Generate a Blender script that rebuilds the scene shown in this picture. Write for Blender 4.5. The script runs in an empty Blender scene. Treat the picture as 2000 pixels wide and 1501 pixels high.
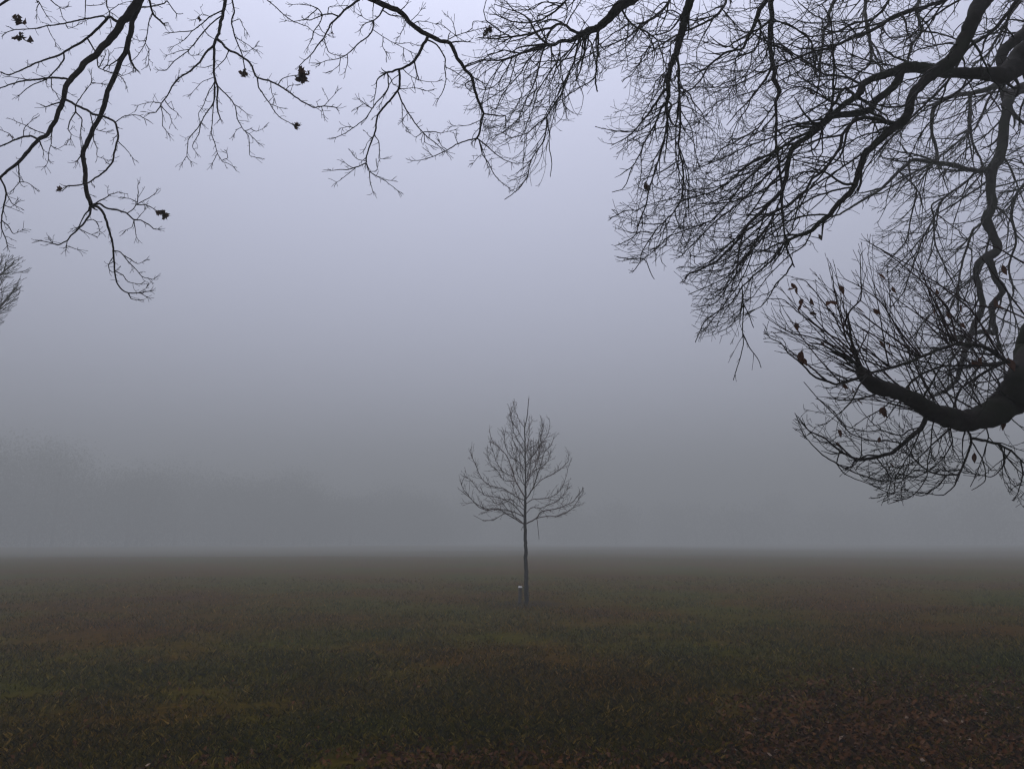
import bpy, math, random
import numpy as np
from mathutils import Vector, noise

# ------------------------------------------------------------------ scene, camera, light
scene = bpy.context.scene
COL = scene.collection
F_PX, W_PX, H_PX = 1480.0, 2000.0, 1501.0          # the photograph's focal length and size in its own pixels
PITCH = math.atan(305.0 / F_PX)
CAM = Vector((0, 0, 1.6))
FW = Vector((0, math.cos(PITCH), math.sin(PITCH)))
UP = Vector((0, -math.sin(PITCH), math.cos(PITCH)))

cam_data = bpy.data.cameras.new("camera")
cam_data.sensor_width = 36.0
cam_data.lens = 36.0 * F_PX / W_PX
cam_data.clip_start = 0.05
cam_data.clip_end = 2000
cam = bpy.data.objects.new("camera", cam_data)
cam.location = CAM
cam.rotation_euler = (math.radians(90) + PITCH, 0, 0)
COL.objects.link(cam)
scene.camera = cam

SUN_EL, SUN_AZ = math.radians(74), math.radians(-5)    # azimuth from +Y towards +X
world = bpy.data.worlds.new("World")
scene.world = world
world.use_nodes = True
wn, wl = world.node_tree.nodes, world.node_tree.links
wn.clear()
w_out = wn.new("ShaderNodeOutputWorld")
w_bg = wn.new("ShaderNodeBackground")
w_bg.inputs["Strength"].default_value = 0.15
w_sky = wn.new("ShaderNodeTexSky")
w_sky.sky_type = 'NISHITA'
w_sky.sun_disc = False
w_sky.sun_elevation = SUN_EL
w_sky.sun_rotation = SUN_AZ
w_sky.air_density = 1.0
w_sky.dust_density = 4.0
w_sky.ozone_density = 1.0
w_hsv = wn.new("ShaderNodeHueSaturation")            # a cloud deck takes most of the blue out of the sky
w_hsv.inputs["Saturation"].default_value = 0.10
w_tint = wn.new("ShaderNodeMix"); w_tint.data_type = 'RGBA'; w_tint.blend_type = 'MULTIPLY'
w_tint.inputs["Factor"].default_value = 1.0
w_tint.inputs["B"].default_value = (0.865, 0.895, 1.13, 1)
wl.new(w_sky.outputs[0], w_hsv.inputs["Color"])
wl.new(w_hsv.outputs[0], w_tint.inputs["A"])
# an overcast sky is much brighter overhead than at the horizon
w_tc = wn.new("ShaderNodeTexCoord"); w_sep = wn.new("ShaderNodeSeparateXYZ")
wl.new(w_tc.outputs["Generated"], w_sep.inputs[0])
w_mr = wn.new("ShaderNodeMapRange")
w_mr.inputs["From Min"].default_value = 0.0; w_mr.inputs["From Max"].default_value = 1.0
w_mr.inputs["To Min"].default_value = 0.42; w_mr.inputs["To Max"].default_value = 1.0
wl.new(w_sep.outputs["Z"], w_mr.inputs["Value"])
w_cie = wn.new("ShaderNodeVectorMath"); w_cie.operation = 'SCALE'
wl.new(w_tint.outputs["Result"], w_cie.inputs[0]); wl.new(w_mr.outputs[0], w_cie.inputs["Scale"])
wl.new(w_cie.outputs[0], w_bg.inputs["Color"])
wl.new(w_bg.outputs[0], w_out.inputs["Surface"])

sun_data = bpy.data.lights.new("sun", 'SUN')
sun_data.energy = 0.5
sun_data.angle = math.radians(60)
sun_data.color = (1.0, 0.97, 0.93)
sun = bpy.data.objects.new("sun", sun_data)
sun.rotation_euler = (math.pi / 2 - SUN_EL, 0, math.pi - SUN_AZ)
COL.objects.link(sun)

scene.view_settings.view_transform = 'Standard'
scene.view_settings.look = 'None'
scene.view_settings.gamma = 1.0
scene.view_settings.use_curve_mapping = False
scene.view_settings.exposure = 0.82
scene.cycles.use_denoising = True
scene.cycles.max_bounces = 6
scene.cycles.diffuse_bounces = 2
scene.cycles.volume_bounces = 0
scene.cycles.filter_width = 1.3

# ------------------------------------------------------------------ helpers
def tag(o, label=None, cat=None, group=None, kind=None):
    if label: o["label"] = label
    if cat: o["category"] = cat
    if group: o["group"] = group
    if kind: o["kind"] = kind
    return o

def px(x, y, d):
    """the point that lies d metres in front of the camera, on the sight line of photo pixel x, y"""
    return CAM + FW * d + UP * ((H_PX / 2 - y) / F_PX * d) + Vector(((x - W_PX / 2) / F_PX * d, 0, 0))

def proj(p):
    q = p - CAM
    d = q.dot(FW)
    if d < 0.2: return None
    return W_PX / 2 + q.x / d * F_PX, H_PX / 2 - q.dot(UP) / d * F_PX, d

def ground_at(x, y):
    v = px(x, y, 1.0) - CAM
    t = -CAM.z / v.z
    return CAM + v * t

def inside(poly, x, y):
    c = False
    j = len(poly) - 1
    for i in range(len(poly)):
        xi, yi = poly[i]; xj, yj = poly[j]
        if (yi > y) != (yj > y) and x < (xj - xi) * (y - yi) / (yj - yi) + xi:
            c = not c
        j = i
    return c

def mesh_from(name, verts, faces_flat, counts, mat, parent=None, smooth=True):
    me = bpy.data.meshes.new(name)
    nv, nf = len(verts), len(counts)
    me.vertices.add(nv)
    me.vertices.foreach_set("co", np.asarray(verts, dtype=np.float32).ravel())
    me.loops.add(len(faces_flat))
    me.loops.foreach_set("vertex_index", np.asarray(faces_flat, dtype=np.int32))
    me.polygons.add(nf)
    counts = np.asarray(counts, dtype=np.int32)
    starts = np.concatenate(([0], np.cumsum(counts)[:-1])).astype(np.int32)
    me.polygons.foreach_set("loop_start", starts)
    me.polygons.foreach_set("loop_total", counts)
    me.polygons.foreach_set("use_smooth", np.full(nf, smooth, dtype=bool))
    me.update(calc_edges=True)
    me.validate()
    me.materials.append(mat)
    o = bpy.data.objects.new(name, me)
    COL.objects.link(o)
    if parent is not None: o.parent = parent
    return o

class Tubes:
    """collects tapering tubes and links them as one mesh"""
    def __init__(self): self.v, self.f, self.c, self.n = [], [], [], 0
    def _faces(self, B, N, k):
        idx = np.arange(B * N * k).reshape(B, N, k) + self.n
        a = idx[:, :-1, :]; b = np.roll(a, -1, axis=2)
        d = idx[:, 1:, :]; c = np.roll(d, -1, axis=2)
        q = np.stack([a, b, c, d], axis=-1).reshape(-1)
        self.f.append(q); self.c.append(np.full(len(q) // 4, 4))
        cap = idx[:, -1, :].reshape(-1)
        self.f.append(cap); self.c.append(np.full(B, k))
        cap = idx[:, 0, ::-1].reshape(-1)
        self.f.append(cap); self.c.append(np.full(B, k))
        self.n += B * N * k
    def batch(self, P, R, k):
        """P: B x N x 3, R: B x N"""
        B, N, _ = P.shape
        T = np.empty_like(P)
        T[:, 1:-1] = P[:, 2:] - P[:, :-2]; T[:, 0] = P[:, 1] - P[:, 0]; T[:, -1] = P[:, -1] - P[:, -2]
        T /= np.linalg.norm(T, axis=2, keepdims=True) + 1e-9
        ch = P[:, -1] - P[:, 0]
        ch /= np.linalg.norm(ch, axis=1, keepdims=True) + 1e-9
        ref = np.where(np.abs(ch[:, 2:3]) < 0.8, np.array([[0, 0, 1.0]]), np.array([[1.0, 0, 0]]))
        ref = ref - ch * np.sum(ref * ch, axis=1, keepdims=True)
        ref = np.broadcast_to(ref[:, None, :], T.shape)
        U = np.cross(T, ref); U /= np.linalg.norm(U, axis=2, keepdims=True) + 1e-9
        V = np.cross(T, U)
        a = np.arange(k) * 2 * math.pi / k
        ring = U[:, :, None, :] * np.cos(a)[None, None, :, None] + V[:, :, None, :] * np.sin(a)[None, None, :, None]
        X = P[:, :, None, :] + ring * R[:, :, None, None]
        self.v.append(X.reshape(-1, 3))
        self._faces(B, N, k)
    def limb(self, pts, rad, k, lump=0.10, seed=0):
        """one thick limb with parallel transported rings and lumpy bark"""
        P = np.array([tuple(p) for p in pts]); R = np.array(rad)
        N = len(P)
        T = np.empty_like(P); T[1:-1] = P[2:] - P[:-2]; T[0] = P[1] - P[0]; T[-1] = P[-1] - P[-2]
        T /= np.linalg.norm(T, axis=1, keepdims=True) + 1e-9
        u = np.cross(T[0], (0.3, 0.2, 0.9)); u /= np.linalg.norm(u)
        a = np.arange(k) * 2 * math.pi / k
        out = np.empty((N, k, 3))
        for i in range(N):
            u = u - T[i] * np.dot(u, T[i]); u /= np.linalg.norm(u)
            v = np.cross(T[i], u)
            for j in range(k):
                n = u * math.cos(a[j]) + v * math.sin(a[j])
                q = P[i] + n * R[i]
                s = 1 + lump * noise.noise(Vector(q) * (1.1 / max(R[i], 0.01)) * 0.5 + Vector((seed, 0, 0))) \
                      + lump * 0.7 * noise.noise(Vector(q) * (2.6 / max(R[i], 0.01)) * 0.5)
                out[i, j] = P[i] + n * R[i] * s
        self.v.append(out.reshape(-1, 3))
        self._faces(1, N, k)
    def many(self, lines, k):
        """lines: (points, radii) of any length, drawn in batches of equal length"""
        by = {}
        for pts, rad in lines:
            if len(pts) >= 2: by.setdefault(len(pts), []).append((pts, rad))
        for n, ls in by.items():
            P = np.array([[tuple(p) for p in l[0]] for l in ls]); R = np.array([l[1] for l in ls])
            self.batch(P, R, k)
    def build(self, name, mat, parent=None):
        if not self.v: return None
        return mesh_from(name, np.concatenate(self.v), np.concatenate(self.f), np.concatenate(self.c), mat, parent)

# ------------------------------------------------------------------ materials
def material(name, rough=0.8, spec=0.3):
    m = bpy.data.materials.new(name); m.use_nodes = True
    nt = m.node_tree; b = nt.nodes["Principled BSDF"]
    b.inputs["Roughness"].default_value = rough
    b.inputs["Specular IOR Level"].default_value = spec
    return m, nt, b

def ramp(nt, stops):
    r = nt.nodes.new("ShaderNodeValToRGB")
    while len(r.color_ramp.elements) > 1: r.color_ramp.elements.remove(r.color_ramp.elements[-1])
    for i, (p, c) in enumerate(stops):
        e = r.color_ramp.elements[0] if i == 0 else r.color_ramp.elements.new(p)
        e.position = p; e.color = (*c, 1)
    return r

def noise_tex(nt, vec, scale, detail=4, rough=0.55):
    n = nt.nodes.new("ShaderNodeTexNoise")
    n.inputs["Scale"].default_value = scale; n.inputs["Detail"].default_value = detail
    n.inputs["Roughness"].default_value = rough
    nt.links.new(vec, n.inputs["Vector"])
    return n

def bark(name, c0, c1, moss=None, scale=14, bump=0.5):
    m, nt, b = material(name, 0.9, 0.08)
    tc = nt.nodes.new("ShaderNodeTexCoord")
    n = noise_tex(nt, tc.outputs["Object"], scale, 8, 0.65)
    r = ramp(nt, [(0.3, c0), (0.7, c1)])
    nt.links.new(n.outputs[0], r.inputs[0])
    col = r.outputs[0]
    if moss:
        n2 = noise_tex(nt, tc.outputs["Object"], 2.2, 5)
        r2 = ramp(nt, [(0.48, (0, 0, 0)), (0.62, (1, 1, 1))])
        nt.links.new(n2.outputs[0], r2.inputs[0])
        mx = nt.nodes.new("ShaderNodeMix"); mx.data_type = 'RGBA'
        nt.links.new(r2.outputs[0], mx.inputs["Factor"])
        nt.links.new(col, mx.inputs["A"]); mx.inputs["B"].default_value = (*moss, 1)
        col = mx.outputs["Result"]
    nt.links.new(col, b.inputs["Base Color"])
    bp = nt.nodes.new("ShaderNodeBump"); bp.inputs["Strength"].default_value = bump
    bp.inputs["Distance"].default_value = 0.02
    nt.links.new(n.outputs[0], bp.inputs["Height"]); nt.links.new(bp.outputs[0], b.inputs["Normal"])
    return m

M_OAK = bark("oak_bark", (0.012, 0.010, 0.009), (0.032, 0.026, 0.022))
M_DARK = bark("wet_bark", (0.009, 0.008, 0.007), (0.028, 0.022, 0.019), moss=(0.013, 0.016, 0.006))
M_REAR = bark("grey_bark", (0.014, 0.012, 0.011), (0.040, 0.034, 0.031), moss=(0.024, 0.028, 0.016))
M_TWIG = bark("twig_bark", (0.014, 0.007, 0.007), (0.034, 0.019, 0.018), bump=0.1)
M_YOUNG = bark("young_bark", (0.016, 0.015, 0.015), (0.045, 0.040, 0.037), scale=25)
M_SHOOT = bark("shoot_bark", (0.055, 0.038, 0.032), (0.105, 0.074, 0.062), bump=0.1)

def leaf_material(name, stops, trans=0.25):
    m, nt, b = material(name, 0.8, 0.05)
    g = nt.nodes.new("ShaderNodeNewGeometry")
    r = ramp(nt, stops)
    nt.links.new(g.outputs["Random Per Island"], r.inputs[0])
    tc = nt.nodes.new("ShaderNodeTexCoord")
    n = noise_tex(nt, tc.outputs["Object"], 60, 3)
    mx = nt.nodes.new("ShaderNodeMix"); mx.data_type = 'RGBA'; mx.blend_type = 'MULTIPLY'
    mx.inputs["Factor"].default_value = 0.5
    nt.links.new(r.outputs[0], mx.inputs["A"]); nt.links.new(n.outputs[0], mx.inputs["B"])
    nt.links.new(mx.outputs["Result"], b.inputs["Base Color"])
    if trans:
        t = nt.nodes.new("ShaderNodeBsdfTranslucent"); ms = nt.nodes.new("ShaderNodeMixShader")
        ms.inputs[0].default_value = trans
        nt.links.new(mx.outputs["Result"], t.inputs["Color"])
        nt.links.new(b.outputs[0], ms.inputs[1]); nt.links.new(t.outputs[0], ms.inputs[2])
        nt.links.new(ms.outputs[0], nt.nodes["Material Output"].inputs["Surface"])
    return m

M_OAKLEAF = leaf_material("withered_oak_leaf", [(0, (0.06, 0.035, 0.022)), (1, (0.11, 0.060, 0.035))], 0.15)
M_REDLEAF = leaf_material("withered_leaf", [(0, (0.06, 0.025, 0.015)), (1, (0.14, 0.062, 0.035))], 0.3)

# ------------------------------------------------------------------ ground
def relief(x, y):
    return 0.10 * noise.noise(Vector((x * 0.07, y * 0.07, 3.1))) + 0.035 * noise.noise(Vector((x * 0.45, y * 0.45, 7.7))) \
         + 0.012 * noise.noise(Vector((x * 1.9, y * 1.9, 1.7))) \
         + 0.45 * min(1.0, max(0.0, (math.hypot(x, y) - 35) / 80)) * noise.noise(Vector((x * 0.02, y * 0.02, 5.5)))

def build_ground():
    def axis(lo, hi, far, fine):
        a = list(np.arange(lo, hi, fine)); s = fine
        x = hi; r = []
        while x < far: r.append(x); s *= 1.18; x += s
        r.append(far)
        s = fine; x = lo; l = []
        while x > -far:
            s *= 1.18; x -= s; l.append(max(x, -far))
        return np.array(sorted(set(l + a + r)))
    X = axis(-14, 14, 445, 0.16); Y = axis(2, 30, 445, 0.16)
    nx, ny = len(X), len(Y)
    v = np.empty((ny, nx, 3))
    for j, y in enumerate(Y):
        for i, x in enumerate(X):
            v[j, i] = (x, y, relief(x, y))
    idx = np.arange(nx * ny).reshape(ny, nx)
    q = np.stack([idx[:-1, :-1], idx[:-1, 1:], idx[1:, 1:], idx[1:, :-1]], -1).reshape(-1)
    m, nt, b = material("ground_soil_and_moss", 1.0, 0.0)
    tc = nt.nodes.new("ShaderNodeTexCoord")
    big = noise_tex(nt, tc.outputs["Object"], 0.16, 5, 0.6)
    r1 = ramp(nt, [(0.36, (0.034, 0.033, 0.0005)), (0.46, (0.044, 0.033, 0.0005)), (0.54, (0.050, 0.026, 0.001)), (0.64, (0.042, 0.016, 0.002))])
    nt.links.new(big.outputs[0], r1.inputs[0])
    fine = noise_tex(nt, tc.outputs["Object"], 9.0, 8, 0.75)
    r2 = ramp(nt, [(0.32, (0.25, 0.25, 0.25)), (0.55, (0.9, 0.9, 0.9)), (0.72, (1.9, 1.8, 1.6))])
    nt.links.new(fine.outputs[0], r2.inputs[0])
    mx = nt.nodes.new("ShaderNodeMix"); mx.data_type = 'RGBA'; mx.blend_type = 'MULTIPLY'; mx.inputs["Factor"].default_value = 1
    nt.links.new(r1.outputs[0], mx.inputs["A"]); nt.links.new(r2.outputs[0], mx.inputs["B"])
    # worn soil round the foot of the young tree
    foot = ground_at(1028, 1180)
    ds = nt.nodes.new("ShaderNodeVectorMath"); ds.operation = 'DISTANCE'
    nt.links.new(tc.outputs["Object"], ds.inputs[0]); ds.inputs[1].default_value = (foot.x, foot.y, 0)
    n3 = noise_tex(nt, tc.outputs["Object"], 2.5, 5)
    ad = nt.nodes.new("ShaderNodeMath"); ad.operation = 'MULTIPLY_ADD'
    nt.links.new(n3.outputs[0], ad.inputs[0]); ad.inputs[1].default_value = -1.4; nt.links.new(ds.outputs["Value"], ad.inputs[2])
    r3 = ramp(nt, [(0.0, (0.8, 0.8, 0.8)), (0.55, (0, 0, 0))])
    nt.links.new(ad.outputs[0], r3.inputs[0])
    mx2 = nt.nodes.new("ShaderNodeMix"); mx2.data_type = 'RGBA'
    nt.links.new(r3.outputs[0], mx2.inputs["Factor"]); nt.links.new(mx.outputs["Result"], mx2.inputs["A"]); mx2.inputs["B"].default_value = (0.016, 0.009, 0.005, 1)
    mx = mx2
    nt.links.new(mx.outputs["Result"], b.inputs["Base Color"])
    bp = nt.nodes.new("ShaderNodeBump"); bp.inputs["Strength"].default_value = 0.9; bp.inputs["Distance"].default_value = 0.05
    nt.links.new(fine.outputs[0], bp.inputs["Height"]); nt.links.new(bp.outputs[0], b.inputs["Normal"])
    o = mesh_from("ground", v.reshape(-1, 3), q, np.full(len(q) // 4, 4), m)
    tag(o, kind="structure")
build_ground()

# value noise on arrays for scattering
def vnoise(x, y, s, seed):
    rs = np.random.RandomState(seed); tab = rs.rand(256, 256)
    x = x * s + 1000; y = y * s + 1000
    xi = np.floor(x).astype(int); yi = np.floor(y).astype(int); fx = x - xi; fy = y - yi
    fx = fx * fx * (3 - 2 * fx); fy = fy * fy * (3 - 2 * fy)
    t = lambda a, b: tab[a % 256, b % 256]
    return (t(xi, yi) * (1 - fx) + t(xi + 1, yi) * fx) * (1 - fy) + (t(xi, yi + 1) * (1 - fx) + t(xi + 1, yi + 1) * fx) * fy

def relief_arr(x, y):
    return np.array([relief(a, b) for a, b in zip(x, y)])

def scatter(n, seed, r0=4.2, r1=34.0, half=0.78):
    """points on the lawn in front of the camera, thinning out with distance"""
    rs = np.random.RandomState(seed)
    u = rs.rand(n)
    r = 1 / (1 / r0 + u * (1 / r1 - 1 / r0))
    a = (rs.rand(n) * 2 - 1) * half
    return r * np.tan(a), r, rs

def build_grass():
    n = 300000
    x, y, rs = scatter(n, 5)
    den = vnoise(x, y, 0.9, 1) * 0.6 + vnoise(x, y, 3.0, 2) * 0.4
    keep = den > 0.18 + 0.30 * rs.rand(n)
    x, y, den = x[keep], y[keep], den[keep]; n = len(x)
    z = relief_arr(x, y)
    h = (0.022 + 0.034 * rs.rand(n)) * (0.6 + den) * (1 + 0.01 * y)
    w = (0.0022 + 0.0022 * rs.rand(n)) * (1 + y * 0.07)
    a = rs.rand(n) * 2 * math.pi
    lx, ly = rs.randn(n) * 0.6 * h, rs.randn(n) * 0.6 * h
    dx, dy = np.cos(a) * w, np.sin(a) * w
    V = np.empty((n, 4, 3))
    V[:, 0] = np.stack([x - dx, y - dy, z - 0.01], 1); V[:, 1] = np.stack([x + dx, y + dy, z - 0.01], 1)
    V[:, 2] = np.stack([x + lx * 0.4 + dx * 0.7, y + ly * 0.4 + dy * 0.7, z + h * 0.65], 1)
    V[:, 3] = np.stack([x + lx, y + ly, z + h], 1)
    i = np.arange(n) * 4
    f = np.stack([i, i + 1, i + 2, i, i + 2, i + 3], 1).reshape(-1)
    m, nt, b = material("grass_blades", 1.0, 0.0)
    g = nt.nodes.new("ShaderNodeNewGeometry")
    r = ramp(nt, [(0, (0.012, 0.010, 0.0004)), (0.4, (0.036, 0.031, 0.0005)), (0.75, (0.072, 0.054, 0.001)), (0.93, (0.12, 0.076, 0.004)), (1.0, (0.22, 0.15, 0.04))])
    nt.links.new(g.outputs["Random Per Island"], r.inputs[0])
    tc = nt.nodes.new("ShaderNodeTexCoord")
    big = noise_tex(nt, tc.outputs["Object"], 0.16, 5, 0.6)
    r1 = ramp(nt, [(0.36, (0.75, 1.0, 0.55)), (0.5, (1.0, 0.95, 0.8)), (0.64, (1.15, 0.8, 0.75))])
    nt.links.new(big.outputs[0], r1.inputs[0])
    mx = nt.nodes.new("ShaderNodeMix"); mx.data_type = 'RGBA'; mx.blend_type = 'MULTIPLY'; mx.inputs["Factor"].default_value = 1
    nt.links.new(r.outputs[0], mx.inputs["A"]); nt.links.new(r1.outputs[0], mx.inputs["B"])
    nt.links.new(mx.outputs["Result"], b.inputs["Base Color"])
    o = mesh_from("grass", V.reshape(-1, 3), f, np.full(2 * n, 3), m)
    tag(o, "short wet olive grass covering the foggy lawn", "grass", kind="stuff")
build_grass()

def leaf_mesh(x, y, z, rs, size, lift):
    """curled fallen leaves: a 6-cornered blade folded along its midrib"""
    n = len(x)
    out = np.array([[-.5, 0], [-.2, .30], [.15, .34], [.5, 0.02], [.15, -.30], [-.2, -.32]])
    a = rs.rand(n) * 2 * math.pi
    ti = rs.randn(n, 2) * 0.45
    cu = 0.3 + rs.rand(n) * 0.9
    V = np.empty((n, 6, 3))
    for k in range(6):
        u, v = out[k, 0] * size, out[k, 1] * size * (0.8 + 0.4 * rs.rand(n))
        h = np.abs(v) * cu + u * ti[:, 0] + v * ti[:, 1] + (u * u) * 4
        V[:, k] = np.stack([x + u * np.cos(a) - v * np.sin(a), y + u * np.sin(a) + v * np.cos(a), z + lift + h], 1)
    i = np.arange(n)[:, None] * 6
    f = np.concatenate([i + np.array([[0, 3, 2, 1]]), i + np.array([[0, 5, 4, 3]])], 1).reshape(-1)
    return V.reshape(-1, 3), f, np.full(2 * n, 4)

def build_litter():
    n = 100000
    x, y, rs = scatter(n, 9, 4.2, 26)
    nz = vnoise(x, y, 1.3, 11) * 0.5 + vnoise(x, y, 0.5, 12) * 0.5
    # deep drift of leaves under the beech on the right, thin patches elsewhere
    drift = np.clip((x - 0.7 - (y - 5.6) * 0.62) / 0.9, 0, 1) * np.clip((10.2 - y) / 2.0, 0, 1)
    near = np.clip((6.7 - y) / 0.8, 0, 1) * 0.32
    prob = np.clip(drift * (0.35 + 1.6 * nz) + near * np.clip((nz - 0.50) * 3.5, 0, 1) + 0.012 + 0.05 * (nz > 0.66), 0, 0.9)
    keep = rs.rand(n) < prob
    x, y = x[keep], y[keep]
    z = relief_arr(x, y)
    V, f, c = leaf_mesh(x, y, z, rs, 0.028 + 0.026 * rs.rand(len(x)), 0.012 + 0.02 * rs.rand(len(x)))
    m = leaf_material("fallen_leaf", [(0, (0.022, 0.007, 0.001)), (0.5, (0.060, 0.018, 0.002)), (0.90, (0.10, 0.036, 0.006)), (0.985, (0.13, 0.066, 0.03)), (1, (0.28, 0.21, 0.15))], 0)
    o = mesh_from("fallen_leaves", V, f, c, m, smooth=False)
    tag(o, "damp red-brown fallen leaves lying in the grass, thickest under the right hand tree", "leaf litter", kind="stuff")
build_litter()

# ------------------------------------------------------------------ tree building
def spline(pts, vals, seg_px, ten=0.5):
    """Catmull-Rom through points that carry extra values"""
    A = np.array([list(p) for p in pts], float); Vv = np.array(vals, float)
    if Vv.ndim == 1: Vv = Vv[:, None]
    D = np.concatenate([A, Vv], 1)
    D = np.concatenate([[2 * D[0] - D[1]], D, [2 * D[-1] - D[-2]]])
    out = []
    for i in range(1, len(D) - 2):
        p0, p1, p2, p3 = D[i - 1], D[i], D[i + 1], D[i + 2]
        L = np.linalg.norm(p2[:A.shape[1]] - p1[:A.shape[1]])
        n = max(1, int(round(L / seg_px)))
        for k in range(n):
            t = k / n
            m1, m2 = (p2 - p0) * ten, (p3 - p1) * ten
            out.append((2 * t ** 3 - 3 * t * t + 1) * p1 + (t ** 3 - 2 * t * t + t) * m1 + (3 * t * t - 2 * t ** 3) * p2 + (t ** 3 - t * t) * m2)
    out.append(D[-2])
    out = np.array(out)
    return out[:, :A.shape[1]], out[:, A.shape[1]:]

class Tree:
    def __init__(self, name, base, label, cat, group=None, seed=1):
        self.root = bpy.data.objects.new(name, None)
        self.root.empty_display_size = 0.3
        self.root.location = base
        COL.objects.link(self.root)
        tag(self.root, label, cat, group)
        self.base = Vector(base)
        self.rng = random.Random(seed)
        self.skel = []       # (pxx, pxy, point, radius) of everything drawn, for attaching
        self.limbs = []
    def attach(self, x, y, tol=45):
        best, bd = None, tol
        for s in self.skel:
            dd = math.hypot(s[0] - x, s[1] - y) - 0.6 * s[3] / s[4] * F_PX
            if dd < bd: best, bd = s, dd
        return best
    def register(self, pts, rad):
        for p, r in zip(pts, rad):
            q = proj(p)
            if q: self.skel.append((q[0], q[1], p, r, q[2]))
    def trace(self, line, w0, w1=None, d0=None, d1=None, ext=None, wob=0.10, ws=None, rise=0.0):
        """a limb along the photo's outline, at its own distance; returns points (world) and radii"""
        rng = self.rng
        if d0 is None:
            s = self.attach(*line[0])
            if s is None: raise ValueError("nothing to attach to at %s" % (line[0],))
            d0 = s[4]; start = s[2]; line = [(s[0], s[1])] + list(line[1:])
        else: start = None
        L = [0.0]
        for a, b in zip(line[:-1], line[1:]): L.append(L[-1] + math.hypot(b[0] - a[0], b[1] - a[1]))
        tot = L[-1] or 1
        if d1 is None: d1 = d0 + rng.uniform(-0.75, 0.75) * tot / F_PX * d0
        if w1 is None: w1 = w0 * 0.35
        if ws is None: ws = [w0 + (w1 - w0) * l / tot for l in L]
        ds = [d0 + (d1 - d0) * l / tot for l in L]
        seg = 5 if tot < 300 else 7
        XY, WD = spline(line, list(zip(ws, ds)), seg, 0.32)
        ph = rng.uniform(0, 50)
        pts, rad = [], []
        n = len(XY)
        for i in range(n):
            t = i / max(1, n - 1)
            d = WD[i, 1] + wob * math.sin(math.pi * min(1, 3 * t)) * noise.noise(Vector((ph, i * 0.09, 0)))
            jx = 0.75 * noise.noise(Vector((ph, i * 0.55, 5))) * min(3.0, WD[i, 0] ** 0.5)
            jy = 0.75 * noise.noise(Vector((ph, i * 0.55, 9))) * min(3.0, WD[i, 0] ** 0.5)
            if i == 0 : jx = jy = 0
            pts.append(px(XY[i, 0] + jx, XY[i, 1] + jy, d))
            rad.append(max(0.0016, WD[i, 0] / 2 / F_PX * d))
        if start is not None: pts[0] = start.copy()
        if ext:
            E = [Vector(e[:3]) for e in ext] + [pts[0], pts[1]]
            R = [e[3] for e in ext] + [rad[0], rad[1]]
            A, B = spline(E, R, 0.12)
            ep = [Vector(a) for a in A]; er = [float(b[0]) for b in B]
            cut = min(range(len(ep)), key=lambda i: (ep[i] - pts[0]).length)
            pts = ep[:cut] + pts; rad = er[:cut] + rad
        self.register(pts, rad)
        return pts, rad

class Style: pass
def style(**k):
    s = Style(); s.bias = Vector((0, 0, 0)); s.__dict__.update(k); return s

def perp(v, rng):
    a = Vector((rng.gauss(0, 1), rng.gauss(0, 1), rng.gauss(0, 1)))
    a -= v * a.dot(v)
    return a.normalized()

def grow(out, p, d, L, r, lvl, S, rng, env=None, marg=0.0):
    seg = S.seg[lvl]
    n = max(2, min(14, int(round(L / seg))))
    step = L / n
    pts = [p]
    bend = perp(d, rng) * S.bend[lvl] * rng.uniform(0.3, 1.0)
    tr0, tr1 = S.trop[lvl]
    for i in range(n):
        t = (i + 1) / n
        tv = tr0.lerp(tr1, t)
        w = S.wig[lvl]
        d = (d + Vector((rng.gauss(0, w), rng.gauss(0, w), rng.gauss(0, w))) + bend / n + tv * (seg * S.tropw[lvl] * 10)).normalized()
        q = p + d * step
        if env is not None:
            s = proj(q)
            if s is None: break
            u = 62 * noise.noise(Vector((s[0] * 0.02, s[1] * 0.02, 3.3))) + 22 * noise.noise(Vector((s[0] * 0.06, s[1] * 0.06, 8.3)))
            if s[2] > 10: u *= 0.25                      # small far crowns keep a tighter outline
            if not (inside(env, s[0] + marg + u, s[1] - u * 0.6) and inside(env, s[0] - marg * 0.5, s[1] + marg)):
                break
        p = q; pts.append(p)
    m = len(pts)
    if m < 2: return
    rad = [max(S.rmin, r * (1 - 0.72 * (i / (m - 1)))) for i in range(m)]
    out[min(lvl, 3)].append((pts, rad))
    if lvl < S.maxl:
        Lr = step * (m - 1)
        pos = Lr * S.first[lvl] + rng.random() * S.sp[lvl]
        side = perp(d, rng); flip = 1
        while pos < Lr * 0.98:
            i = min(m - 2, int(pos / step)); f = pos / step - i
            q = pts[i].lerp(pts[i + 1], f)
            tg = (pts[i + 1] - pts[i]).normalized()
            sd = side * flip + perp(tg, rng) * S.scat
            sd -= tg * sd.dot(tg); sd = sd.normalized() if sd.length > 1e-4 else perp(tg, rng)
            ang = math.radians(rng.uniform(*S.ang))
            cd = (tg * math.cos(ang) + sd * math.sin(ang) + S.bias).normalized()
            cl = S.len[lvl + 1] * (0.25 + 1.25 * rng.random() ** 1.4) * (1 - 0.45 * pos / Lr)
            cr = max(S.rmin, min(S.rad[lvl + 1], (rad[i] * 0.75)))
            grow(out, q, cd, cl, cr, lvl + 1, S, rng, env, marg)
            flip = -flip
            pos += S.sp[lvl] * rng.uniform(0.5, 1.6)

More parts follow.
